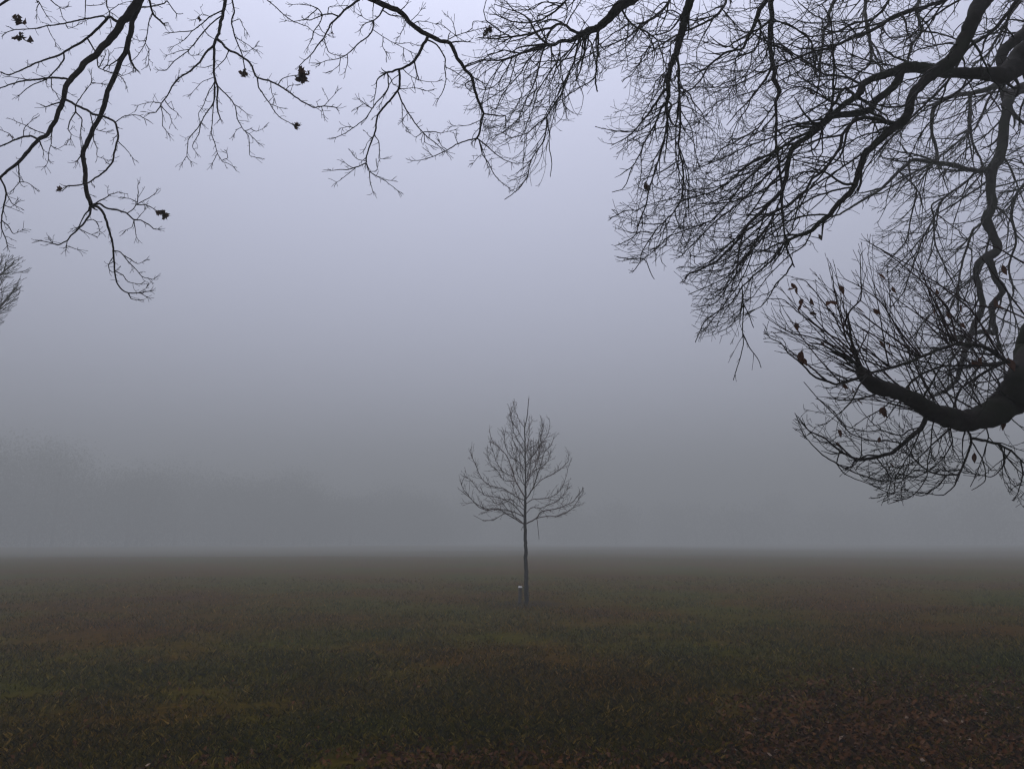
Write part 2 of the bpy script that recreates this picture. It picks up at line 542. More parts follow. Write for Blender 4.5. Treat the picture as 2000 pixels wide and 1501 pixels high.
def sprout(out, pts, rad, S, rng, env=None, lvl=0, sp=0.1, tstart=0.1, lenf=1.0, frame=True, taper=0.5):
    """side branches all along a limb"""
    acc = [0.0]
    for a, b in zip(pts[:-1], pts[1:]): acc.append(acc[-1] + (b - a).length)
    T = acc[-1]; pos = T * tstart + rng.random() * sp; flip = 1; i = 0
    side = perp((pts[-1] - pts[0]).normalized(), rng)
    while pos < T * 0.995:
        while acc[i + 1] < pos: i += 1
        f = (pos - acc[i]) / max(1e-6, acc[i + 1] - acc[i])
        q = pts[i].lerp(pts[i + 1], f)
        s = proj(q)
        ok = True
        if frame: ok = s is not None and -160 < s[0] < 2130 and -150 < s[1] < 1300
        if ok:
            tg = (pts[i + 1] - pts[i]).normalized()
            sd = side * flip + perp(tg, rng) * S.scat
            sd -= tg * sd.dot(tg); sd.normalize()
            ang = math.radians(rng.uniform(*S.ang))
            cd = (tg * math.cos(ang) + sd * math.sin(ang) + S.bias).normalized()
            r = rad[i]
            t = pos / T
            cl = S.len[lvl] * (0.25 + 1.25 * rng.random() ** 1.3) * lenf * (1 - taper * t)
            grow(out, q + cd * (r * 0.5), cd, cl, max(S.rmin, min(S.rad[lvl], r * 0.7)), lvl, S, rng, env, rng.gauss(0, 22))
        flip = -flip
        pos += sp * rng.uniform(0.4, 1.7)
    # the tip runs out into a last fork
    tg = (pts[-1] - pts[-2]).normalized()
    s = proj(pts[-1])
    if s and -160 < s[0] < 2130:
        for k in range(2):
            cd = (tg + perp(tg, rng) * 0.35).normalized()
            grow(out, pts[-1], cd, S.len[min(lvl + 1, S.maxl)] * rng.uniform(0.7, 1.3), max(S.rmin, rad[-1] * 0.8), min(lvl + 1, S.maxl), S, rng, env, 0)

def finish(tree, thick, out, k_thick=10, mat=None, twig_mat=None, name="branch", lump=0.10):
    """one limb object with its twigs as a sub-part"""
    tb = Tubes()
    for j, (pts, rad) in enumerate(thick):
        o = tree.base
        P = [p - o for p in pts]
        big = max(rad)
        if big > 0.012: tb.limb(P, rad, 20 if big > 0.08 else (8 if big > 0.025 else 6), lump=lump * 1.9 if big > 0.08 else (lump * 1.3 if big > 0.03 else lump * 0.8), seed=j)
        else: tb.many([(P, rad)], 5)
    for lv, ls in out.items():
        tb.many([([p - tree.base for p in pts], rad) for pts, rad in ls], {0: 5, 1: 4, 2: 3, 3: 3}[lv])
    return tb.build(name, mat, tree.root)

def newout(): return {0: [], 1: [], 2: [], 3: []}
V3 = lambda x, y, z: Vector((x, y, z))
# ------------------------------------------------------------------ the oak that reaches in over the camera
Z0 = Vector((0, 0, 0))
S_OAK = style(seg=[0.035, 0.028, 0.022], bend=[0.5, 0.5, 0.6], wig=[0.16, 0.20, 0.22], tropw=[0.10, 0.15, 0.25],
              trop=[(V3(-.1, 0, -.5), V3(0, 0, .4)), (Z0, V3(0, 0, .5)), (Z0, V3(0, 0, .4))],
              len=[0.34, 0.15, 0.065], rad=[0.0045, 0.0032, 0.0026], sp=[0.075, 0.04, 1], first=[0.35, 0.3, 0], rmin=0.0018,
              maxl=2, ang=(32, 68), scat=0.6)
oak = Tree("oak_tree", (-3.0, -5.0, 0), "sparse black oak limbs hanging in at the top left, with a few withered leaves",
           "tree", seed=21)
tk = Tubes()
tp = [(0, 0, -.3, .55), (0, 0, .2, .46), (.05, .02, 1.5, .38), (0.1, .1, 3.2, .34), (.05, .2, 4.8, .30), (-.1, .1, 6.5, .22), (0, -.1, 8.4, .14), (.2, -.2, 10.2, .05)]
a, b = spline([t[:3] for t in tp], [t[3] for t in tp], 0.15)
tk.limb([Vector(q) for q in a], [float(r[0]) for r in b], 20, lump=0.12)
tk.build("trunk", M_OAK, oak.root)

# each entry: (first width, last width, points); the first of a limb carries its depth and the way back to the trunk
OAK = [
 dict(d=(6.0, 5.6), ext=[(-3, -5, 4.9, .17), (-3.1, -1.5, 6.2, .12), (-3.0, 2.6, 6.3, .06)],
  main=(15, 4, [(275,-5),(262,14),(245,36),(236,46),(226,65),(200,92),(186,108),(168,120),(155,138),(138,156),(128,170),(126,186),(120,205),(108,235),(92,262),(76,272),(60,290),(36,317),(10,338),(-15,362)]),
  ws=(15, 4), subs=[
  (5.5,1.8,[(233,46),(222,38),(214,33),(205,42),(190,57),(170,75),(150,88),(128,100),(115,108),(85,118),(60,128),(45,136),(18,146),(0,141),(-20,139)]),
  (3.2,1.6,[(206,40),(203,32),(190,33),(180,35),(152,40),(120,47),(92,51),(60,57),(30,58),(14,63)]),
  (1.8,1.2,[(92,51),(100,68),(108,82)]),(1.8,1.2,[(128,45),(133,56),(150,50)]),
  (3,1.5,[(127,104),(125,115),(113,132),(100,146),(90,155),(65,165),(50,175),(38,186)]),
  (3,1.6,[(170,77),(180,90),(188,105),(190,118),(192,132),(205,138),(221,143)]),
  (2,1.3,[(192,130),(200,120),(206,107)]),(2,1.3,[(200,136),(210,125),(212,112)]),
  (2.2,1.4,[(205,137),(225,145),(238,152),(246,166)]),
  (4.2,2,[(136,158),(125,153),(100,152),(75,155),(45,158),(20,165),(-10,176)]),
  (2,1.3,[(100,153),(101,172),(110,182),(116,195)]),
  (2,1.2,[(60,157),(40,153),(20,150)]),
  (4.6,2.6,[(128,192),(148,205),(170,215),(180,222),(195,226),(215,232),(225,240),(231,260),(229,275),(224,295),(220,315),(208,332),(190,345),(172,357),(150,362),(131,363)]),
  (2.2,1.4,[(225,238),(240,228),(255,225),(270,225),(282,231)]),
  (2.4,1.4,[(148,204),(165,180),(178,162),(178,148)]),(1.6,1.2,[(178,162),(197,163)]),
  (2.6,1.5,[(148,206),(148,218),(137,235),(133,253),(139,262),(138,270)]),
  (2.4,1.3,[(146,218),(160,234),(158,255),(158,280),(160,300)]),
  (2,1.2,[(177,220),(181,240),(184,255),(183,272),(190,290),(190,305),(212,313)]),
  (2.2,1.3,[(108,243),(100,265),(100,280),(95,298),(94,315),(90,323)]),(1.6,1.1,[(97,285),(112,291),(125,284)]),
  (4,2.2,[(76,272),(60,266),(45,267),(25,275),(5,284),(-12,289)]),
  (3,2,[(76,272),(80,282),(84,292)]),
  (2.2,1.4,[(36,318),(37,340),(38,355),(30,365)]),(1.6,1.1,[(38,354),(52,356),(62,362)]),
  (3,2,[(120,200),(105,203),(90,209)]),
  (2,1.3,[(230,275),(245,290),(258,306)]),
  (3.4,1.8,[(2,350),(8,362),(12,380),(8,400),(4,420),(3,445),(12,468),(14,479)]),
  (2,1.3,[(12,378),(22,395),(32,403)]),(2,1.3,[(4,430),(18,443),(26,456),(43,450)]),(1.8,1.2,[(8,400),(20,405),(30,398)]),
  (1.8,1.1,[(90,262),(70,255),(50,245),(28,236)]),(1.8,1.1,[(45,267),(48,250),(62,235)]),(1.6,1.1,[(25,275),(20,262),(5,255)]),
  ]),
 dict(d=(6.1, 6.0), ext=[(-3, -5, 5.3, .13), (-3.0, -1.5, 6.5, .09), (-2.9, 2.6, 6.5, .045)],
  main=(9.5, 8, [(279,-5),(268,20),(258,45),(253,75),(247,98),(235,120),(225,145),(213,172),(205,200),(197,225),(183,250),(175,270),(164,290),(162,305),(166,335),(166,360),(170,378),(178,400)]),
  ws=(9.5, 8), subs=[
  (5.5,4,[(252,92),(253,110),(256,122),(261,129)]),
  (3,2,[(163,296),(157,306),(151,314)]),
  (5,1.8,[(180,400),(190,403),(200,412),(207,425),(212,445),(218,465),(221,485),(222,505),(224,525),(228,550),(240,567),(252,572),(270,572),(293,568)]),
  (4,1.8,[(182,398),(195,398),(210,407),(232,411),(249,417),(262,430),(275,430),(290,438),(300,447),(308,448)]),
  (2.4,1.3,[(249,417),(260,408),(268,395),(270,378),(269,362)]),(1.8,1.2,[(268,400),(285,390),(303,378)]),
  (2,1.6,[(268,399),(280,400),(292,403),(308,412)]),(1.6,1.1,[(267,393),(255,388),(243,387)]),
  (1.8,1.2,[(262,431),(258,443),(246,449)]),(1.8,1.2,[(262,432),(264,447),(266,462)]),
  (1.8,1.2,[(268,430),(276,418),(283,410)]),
  (2.6,1.3,[(184,397),(195,391),(204,388),(215,380),(232,375)]),
  (4,1.6,[(180,404),(176,418),(168,430),(160,440),(150,450),(138,460),(131,470),(122,474),(113,478),(95,473),(78,470)]),
  (1.8,1.1,[(131,470),(130,480),(140,483),(150,487)]),(1.8,1.1,[(130,478),(129,486)]),(1.6,1.1,[(104,475),(96,467)]),
  (3,1.8,[(174,408),(166,418),(160,430),(155,440)]),
  (2,1.2,[(170,431),(182,429),(190,435),(195,452)]),(1.8,1.2,[(155,446),(165,452),(178,458)]),
  (2.2,1.3,[(221,490),(235,492),(250,510),(265,525),(278,540),(300,546)]),
  (1.8,1.2,[(241,496),(258,508),(268,515),(279,512)]),(1.8,1.2,[(225,529),(240,537),(250,550),(273,555)]),
  (2,1.3,[(252,573),(256,583),(268,585)]),(1.6,1.1,[(270,572),(279,567),(286,562)]),(1.6,1.1,[(272,573),(286,579)]),
  (2,1.3,[(222,510),(212,516),(214,527),(221,532),(224,530)]),
  (3,2,[(245,108),(235,112),(225,120),(214,128)]),
  (1.8,1.2,[(226,142),(238,148),(250,144)]),(1.8,1.2,[(184,250),(195,255),(208,258)]),
  ]),
 dict(d=(5.6, 5.9), ext=[(-3, -5, 6.3, .07), (-3, -1.5, 7.0, .04), (-2.6, 2.6, 6.3, .02)],
  main=(4, 3.4, [(290,-5),(293,5),(298,25),(306,35),(312,40),(318,47)]), ws=(4,3), subs=[
  (2.2,1.5,[(299,27),(291,45),(288,62),(285,80),(278,95),(268,110),(258,118)]),(1.6,1.1,[(285,83),(291,98),(290,122)]),
  (1.6,1.1,[(286,78),(275,80),(264,77)])]),
 dict(d=(6.2, 6.6), ext=[(-3, -5, 6.6, .07), (-3, -1.5, 7.2, .04), (-2.8, 2.8, 6.6, .02)],
  main=(3, 1.8, [(258,-6),(272,14),(300,12),(320,7),(326,2),(333,12),(344,26)]), ws=(3,1.8), subs=[]),
 dict(d=(6.6, 6.4), ext=[(-3, -5, 6.0, .09), (-2.8, -1.5, 7.0, .06), (-2.4, 3.0, 7.0, .03)],
  main=(7, 2.4, [(440,-5),(440,5),(437,20),(431,45),(427,65),(418,87),(418,110),(417,140),(420,155),(425,170),(425,185),(424,195),(425,215),(430,232)]),
  ws=(7, 2.4), subs=[
  (4,1.8,[(418,85),(405,100),(390,122),(370,140),(350,152),(335,170),(325,190),(315,202),(312,210),(305,219),(293,221)]),
  (1.8,1.1,[(312,203),(300,199),(286,201),(270,206)]),(1.8,1.1,[(314,206),(325,218),(332,226),(335,237)]),
  (1.8,1.1,[(313,206),(318,225),(317,245),(327,258)]),(1.8,1.1,[(320,196),(330,208),(347,221)]),(1.6,1.1,[(330,180),(338,165),(347,152)]),
  (2.6,1.4,[(434,20),(410,33),(390,50),(376,60),(355,62),(333,64)]),(2.6,1.5,[(432,28),(415,45),(400,60),(380,85),(367,100),(340,120),(325,137),(310,137)]),
  (1.8,1.2,[(368,97),(350,100),(327,108)]),(1.6,1.1,[(368,98),(372,108),(385,108)]),(1.6,1.1,[(408,34),(395,28),(382,38)]),
  (1.8,1.2,[(400,58),(408,70),(425,80)]),(1.6,1.1,[(376,60),(360,78),(340,90)]),
  (4.5,2,[(424,73),(437,88),(447,98),(465,106),(482,118),(493,130),(499,148),(502,152),(525,158),(550,170),(575,188),(590,198),(612,210),(632,207),(656,210)]),
  (1.6,1.3,[(632,207),(643,196),(654,184)]),(1.5,1.1,[(625,208),(631,219)]),
  (2.6,1.4,[(501,153),(505,172),(515,185),(530,208),(545,228),(560,237),(572,243)]),
  (1.8,1.4,[(540,165),(550,155),(565,149),(582,147)]),(1.6,1.1,[(560,178),(565,168),(576,166)]),(1.6,1.1,[(528,161),(530,180),(535,190)]),
  (2,1.2,[(530,205),(545,210)]),
  (2.2,1.3,[(446,98),(440,115),(430,125),(418,138)]),
  (2.6,1.4,[(418,140),(424,165),(437,180),(452,195),(460,210),(465,235),(475,252),(490,265),(502,277)]),
  (1.8,1.2,[(475,252),(485,265),(487,285),(488,303),(500,308)]),(1.6,1.1,[(478,254),(490,252),(500,257),(515,250)]),(1.6,1.1,[(460,205),(470,212),(482,222)]),
  (1.6,1.1,[(473,250),(462,254),(457,262)]),
  (2.6,1.4,[(418,143),(420,190),(412,210),(400,225),(390,245),(378,260),(368,273),(366,290),(365,305),(372,315)]),(1.6,1.1,[(365,306),(357,316)]),
  (2.2,1.2,[(421,165),(417,200),(415,230),(413,260),(420,280),(425,300),(435,316),(442,318),(455,325)]),(1.6,1.1,[(425,302),(415,318)]),(1.6,1.1,[(432,312),(445,308),(443,298)]),
  (1.8,1.1,[(415,160),(407,180),(398,205),(388,222),(390,236)]),(1.6,1.1,[(414,152),(395,160),(375,182)]),
  (1.8,1.1,[(395,240),(388,262),(376,285),(382,296)]),(1.8,1.1,[(418,128),(400,132),(382,130)]),
  ]),
 dict(d=(6.3, 6.7), ext=[(-3, -5, 6.4, .06), (-2.8, -1.5, 7.3, .04), (-2.3, 3.0, 7.0, .02)],
  main=(3.2, 2, [(452,-6),(456,12),(458,25),(452,42),(460,75),(468,95),(475,115),(478,135)]), ws=(3.2,1.8), subs=[
  (1.8,1.1,[(453,40),(468,38),(474,50),(482,62)]),(1.8,1.2,[(460,70),(480,85),(500,98)]),(1.6,1.1,[(470,100),(485,100),(498,92)])]),
 dict(d=(6.4, 5.9), ext=[(-3, -5, 6.4, .08), (-2.2, -1.5, 7.2, .05), (-1.6, 3.0, 7.0, .025)],
  main=(4.6, 1.5, [(704,-4),(700,0),(688,10),(672,20),(665,30),(648,45),(640,60),(632,75),(618,92),(608,106),(593,120),(586,128)]), ws=(4.6,1.6), subs=[
  (3,1.5,[(663,31),(645,27),(630,30),(610,38),(597,39)]),(2.2,1.2,[(630,30),(625,45),(612,62),(610,75),(602,90)]),
  (2.2,1.2,[(631,29),(620,17),(600,10),(585,9),(572,9)]),(1.8,1.1,[(622,18),(608,28),(595,38),(575,42),(560,41)]),
  (2,1.2,[(631,75),(637,90),(642,102),(652,107),(662,108)]),(1.8,1.2,[(641,30),(642,14),(660,12),(678,11)]),(1.6,1.1,[(624,48),(630,62),(640,68)]),
  (1.5,1.1,[(648,42),(647,55),(648,58)])]),
 dict(d=(6.9, 6.9), ext=[(-3, -5, 6.9, .06), (-2.8, -1.5, 7.6, .03), (-2.2, 3.0, 7.2, .012)],
  main=(2, 1.2, [(515,-6),(525,3),(540,15),(555,30),(575,43),(600,52),(612,62),(626,70)]), ws=(2,1.2), subs=[]),
 dict(d=(5.6, 6.2), ext=[(-3, -5, 5.6, .15), (-1.6, -2.0, 6.6, .10), (-0.9, 2.4, 6.3, .05)],
  main=(11, 3.6, [(715,-6),(730,1),(750,10),(775,20),(790,32),(805,48),(825,62),(845,72),(860,80),(880,85),(887,100),(897,118),(910,137),(922,150),(925,170),(932,190),(940,210),(944,222),(940,235),(938,255),(932,270)]),
  ws=(11,3.6), subs=[
  (6,4,[(835,68),(828,85),(818,105),(808,120),(790,132),(770,138),(757,142)]),
  (4.4,2.6,[(782,136),(781,155),(778,175),(760,198),(745,215),(737,228),(732,260),(722,285),(716,305),(715,318)]),
  (2.4,1.3,[(715,318),(700,325),(680,331),(665,331),(648,333)]),(2,1.2,[(697,326),(680,340),(657,357)]),(2.4,1.3,[(715,318),(722,335),(738,345),(755,355),(777,372)]),
  (1.8,1.2,[(722,335),(723,355),(728,374)]),(1.6,1.1,[(738,345),(748,350),(762,352)]),(1.6,1.1,[(688,330),(680,323),(672,317)]),(1.6,1.1,[(723,333),(734,335),(737,328)]),
  (1.6,1.1,[(713,314),(700,312),(693,306)]),
  (3,1.4,[(758,142),(745,148),(737,155),(735,170),(732,190)]),(2.6,1.4,[(758,142),(759,170),(750,185),(735,200),(725,215),(715,230),(700,242),(690,250),(675,260),(656,269)]),
  (1.6,1.1,[(690,250),(680,247),(670,250)]),(1.8,1.1,[(728,210),(715,205),(703,195)]),(1.8,1.1,[(726,212),(712,203),(700,209)]),
  (3,1.5,[(775,180),(785,200),(797,220),(810,240),(825,258),(840,272),(855,283),(872,297)]),(2,1.2,[(825,258),(845,257),(860,260),(878,256)]),(1.6,1.1,[(824,258),(812,268),(804,262)]),
  (1.6,1.1,[(828,262),(830,278),(840,283)]),(1.6,1.1,[(783,200),(786,225),(785,238),(792,248)]),(1.6,1.1,[(797,218),(788,232)]),
  (2,1.2,[(731,264),(739,275),(741,290),(742,310),(748,310)]),(1.6,1.1,[(730,265),(718,278),(713,290)]),
  (1.8,1.1,[(792,142),(800,147),(815,155),(835,160),(852,160)]),(1.6,1.1,[(778,174),(800,172),(818,173),(835,178)]),
  (2.4,1.3,[(758,146),(764,155),(768,165),(778,170)]),(2,1.2,[(781,145),(768,155),(758,170),(750,190),(745,200)]),
  (3.4,1.3,[(750,15),(742,30),(730,40),(715,45),(708,50),(704,57)]),(3,1.2,[(730,40),(728,58),(718,72),(700,85),(685,100),(675,108),(660,115),(640,118),(625,123)]),
  (1.8,1.1,[(728,58),(745,70),(765,82),(785,92),(810,105)]),(1.6,1.1,[(748,72),(747,90),(752,100)]),(1.6,1.1,[(769,84),(785,85),(800,84),(812,88)]),(1.6,1.1,[(790,94),(788,104)]),
  (1.8,1.1,[(679,104),(679,120),(675,138)]),(1.6,1.1,[(667,113),(662,128),(650,138)]),(1.8,1.1,[(728,2),(728,25),(729,40)]),(1.6,1.1,[(728,40),(715,38),(707,32)]),
  (2.6,1.6,[(750,22),(762,30),(775,31),(787,34),(794,40)]),(1.8,1.1,[(790,35),(790,50),(785,62),(781,70)]),(1.8,1.1,[(800,40),(815,30),(822,20)]),
  (1.8,1.1,[(805,45),(815,42),(830,42),(850,47)]),(2.2,1.3,[(787,20),(795,8),(800,-5)]),
  (3,1.5,[(835,76),(850,85),(862,100),(870,115),(869,135),(871,155),(868,170),(862,185),(857,192)]),(2,1.2,[(869,130),(885,138),(900,148),(920,160)]),
  (3,2.4,[(810,120),(812,132),(815,146)]),(3,2,[(878,82),(890,81),(900,81),(913,82)]),
  (2,1.2,[(872,80),(877,68),(880,62),(890,70)]),(1.8,1.1,[(876,78),(895,68),(925,60),(945,55),(970,54),(990,52)]),(1.6,1.1,[(880,62),(872,55),(862,48)]),(1.6,1.1,[(890,68),(885,45),(877,34)]),
  (1.6,1.1,[(910,64),(922,55),(925,42),(955,44),(975,50)]),(2.8,1.8,[(922,148),(932,155),(943,162)]),(2.6,1.6,[(920,155),(908,166),(920,180)]),
  (3,1.8,[(943,222),(965,225),(980,227),(987,225),(988,245)]),(2,1.2,[(943,226),(950,232),(945,242),(955,248)]),
  (2.6,1.2,[(934,270),(910,275),(890,283),(870,295),(845,306),(825,312),(807,314)]),(1.6,1.1,[(897,280),(890,270)]),(1.6,1.1,[(845,306),(838,298)]),(1.6,1.1,[(875,292),(862,285),(860,280)]),
  (2.8,1.5,[(934,270),(945,280),(965,298),(985,312),(1000,318)]),(2.6,1.3,[(935,272),(942,300),(955,320),(965,340),(980,357),(992,365)]),(1.8,1.1,[(936,275),(947,305),(955,330)]),
  (1.6,1.1,[(942,300),(932,308),(925,318)]),(1.6,1.1,[(936,235),(920,243),(905,246),(885,247)]),(1.8,1.1,[(937,250),(925,262),(922,275)]),
  (2.6,1.5,[(900,132),(920,124),(940,117),(958,114)]),
  ]),
 dict(d=(5.4, 5.6), ext=[(-3, -5, 5.9, .07), (-3.6, -1.0, 6.4, .05), (-3.8, 2.6, 6.0, .03)],
  main=(6, 2.5, [(30,-10),(15,0),(0,10),(-20,22)]), ws=(5,2.5), subs=[]),
 dict(d=(6.6, 6.5), ext=[(-3, -5, 6.9, .05), (-3.4, -1.0, 7.4, .03), (-3.7, 3.0, 7.0, .012)],
  main=(2.2, 1.3, [(70,-8),(73,5),(75,2),(80,12),(90,29)]), ws=(2.2,1.3), subs=[(1.6,1.1,[(76,5),(72,15),(72,27)])]),
 dict(d=(6.6, 6.8), ext=[(-3, -5, 7.1, .05), (-3.4, -1.0, 7.6, .03), (-3.4, 3.0, 7.2, .012)],
  main=(2.2, 1.2, [(95,-6),(103,4),(115,14),(119,22),(121,31)]), ws=(2.2,1.2), subs=[(1.6,1.1,[(114,14),(122,17),(130,15)])]),
 dict(d=(6.9, 6.9), ext=[(-3, -5, 7.3, .05), (-3, -1.0, 7.8, .03), (-3.0, 3.0, 7.4, .012)],
  main=(2, 1.4, [(167,-8),(167,10),(166,32)]), ws=(2,1.4), subs=[(1.5,1.1,[(168,10),(180,11),(195,10),(208,3)])]),
 dict(d=(6.4, 6.3), ext=[(-3, -5, 7.3, .05), (-2.8, -1.0, 7.6, .03), (-2.8, 3.0, 7.3, .012)],
  main=(2.4, 1.5, [(209,-8),(208,12),(213,22),(215,38),(218,52)]), ws=(2.4,1.4), subs=[(1.8,1.1,[(213,22),(225,30),(234,38)]),(1.6,1.1,[(214,22),(232,9),(250,4),(262,2)])]),
]
def oak_pass():
    rng = oak.rng
    for L in OAK:
        thick, out = [], newout()
        w0, w1, line = L["main"]
        d0, d1 = L["d"]
        pts, rad = oak.trace(line, w0, w1, d0, d1, ext=L["ext"])
        thick.append((pts, rad)); first = len(pts) and pts
        lines = [(pts, rad, True)]
        for (a, b, ln) in L["subs"]:
            p, r = oak.trace(ln, a * 1.08, b, wob=0.04)
            (thick if a > 2.5 else out[1]).append((p, r)); lines.append((p, r, a > 3))
        for p, r, big in lines:
            s0 = proj(p[len(p) // 2])
            # short spurs with end forks
            sprout(out, p, r, S_OAK, rng, lvl=2 if big else 2, sp=0.065 if big else 0.05, tstart=0.15, lenf=0.9, taper=0.2)
            if a: sprout(out, p, r, S_OAK, rng, lvl=1, sp=0.19, tstart=0.3, lenf=0.6, taper=0.2)
        finish(oak, thick, out, mat=M_OAK)
oak_pass()

def oak_leaves(tree, x, y, d, size, n, seed, name="leaf_cluster"):
    """a hanging bunch of crumpled lobed leaves"""
    rng = random.Random(seed)
    V, F, C = [], [], []
    c = px(x, y, d)
    half = [(0, .02), (.12, .05), (.2, .13), (.28, .08), (.38, .22), (.48, .12), (.6, .27), (.7, .14), (.82, .2), (.92, .08), (1.0, 0.01)]
    for k in range(n):
        L = size * rng.uniform(0.75, 1.1)
        dr = Vector((rng.uniform(-.8, .8), rng.uniform(-.8, .8), rng.uniform(-1.3, -.1))).normalized()
        sd = perp(dr, rng); up = dr.cross(sd)
        curl = rng.uniform(0.8, 2.4); fold = rng.uniform(0.2, 1.2); tw = rng.uniform(-1, 1)
        b = len(V)
        for (u, w) in half:
            mid = c - dr * (L * .35) + dr * (L * u * math.cos(curl * u * 0.8)) + up * (L * 0.5 * u * math.sin(curl * u)) + Vector((rng.gauss(0, .02), rng.gauss(0, .02), rng.gauss(0, .02))) * L
            s2 = (sd * math.cos(tw * u) + up * math.sin(tw * u))
            V.append(mid - s2 * (w * L * 1.15) + up * (fold * w * L))
            V.append(mid)
            V.append(mid + s2 * (w * L * 1.15) + up * (fold * w * L))
        for i in range(len(half) - 1):
            a0 = b + i * 3
            F += [a0, a0 + 1, a0 + 4, a0 + 3, a0 + 1, a0 + 2, a0 + 5, a0 + 4]; C += [4, 4]
    V = [tuple(v - tree.base) for v in V]
    return mesh_from(name, V, F, C, M_OAKLEAF, tree.root)
for i, (x, y, s, n) in enumerate([(36,42,0.10,6),(40,76,0.11,7),(592,150,0.125,8),(476,146,0.095,6),(577,244,0.06,4),(317,415,0.095,6),(121,371,0.07,2),
                                  (951,62,0.09,7),(200,110,0.035,2),(648,64,0.06,1),(388,36,0.07,2),(18,266,0.06,2)]):
    s_ = oak.attach(x, y, 60)
    oak_leaves(oak, x, y, s_[4] if s_ else 6.0, s, n, 100 + i)
# ------------------------------------------------------------------ the great spreading tree on the right
ENV_R = [(930,-500),(940,60),(870,150),(890,190),(940,250),(935,290),(985,330),(975,395),(1030,400),(1085,330),(1090,250),(1150,215),(1160,170),(1200,130),(1215,190),(1165,235),(1170,290),(1195,350),(1185,440),(1205,530),(1275,545),(1290,480),(1310,520),(1350,600),(1350,680),(1400,690),(1410,745),(1500,720),(1465,640),(1500,600),(1540,520),(1560,490),(1650,470),(1700,410),(1760,400),(1850,330),(2150,300),(2700,-500)]
FLOW = V3(-0.55, 0.0, -0.45)
S_R = style(seg=[0.070, 0.055, 0.042, 0.03], bend=[1.2, 1.3, 1.2, 0.8], wig=[0.17, 0.19, 0.18, 0.15], tropw=[0.20, 0.26, 0.30, 0.30],
            trop=[(FLOW * 1.1, V3(-.5, 0, .1)), (FLOW * 0.8, V3(-.5, 0, .6)), (V3(-.3, 0, -.1), V3(-.4, 0, .8)), (Z0, V3(-.3, 0, .8))],
            len=[0.85, 0.48, 0.20, 0.085], rad=[0.0125, 0.0062, 0.0034, 0.0025], sp=[0.14, 0.11, 0.085, 1], first=[0.2, 0.25, 0.3, 0], rmin=0.0017,
            maxl=3, ang=(20, 60), scat=0.8, bias=V3(-.16, 0, -.12))
big = Tree("spreading_tree", (7.7, 6.6, 0), "huge bare tree with thick black crooked limbs and dense fine twigs, overhanging the top right", "tree", seed=5)
tk = Tubes()
tp = [(0, 0, -.4, .95), (0, 0, .1, .72), (.05, .02, 1.2, .58), (0, 0, 3.0, .52), (-.1, .05, 4.6, .48), (0.1, .1, 6.0, .42), (.2, .1, 8.0, .33), (.1, 0, 10.2, .22), (.3, -.2, 12.5, .12), (.4, -.2, 14.2, .03)]
a, b = spline([t[:3] for t in tp], [t[3] for t in tp], 0.15)
tk.limb([Vector(q) for q in a], [float(r[0]) for r in b], 24, lump=0.10)
tk.build("trunk", M_DARK, big.root)
TR = (7.7, 6.6)
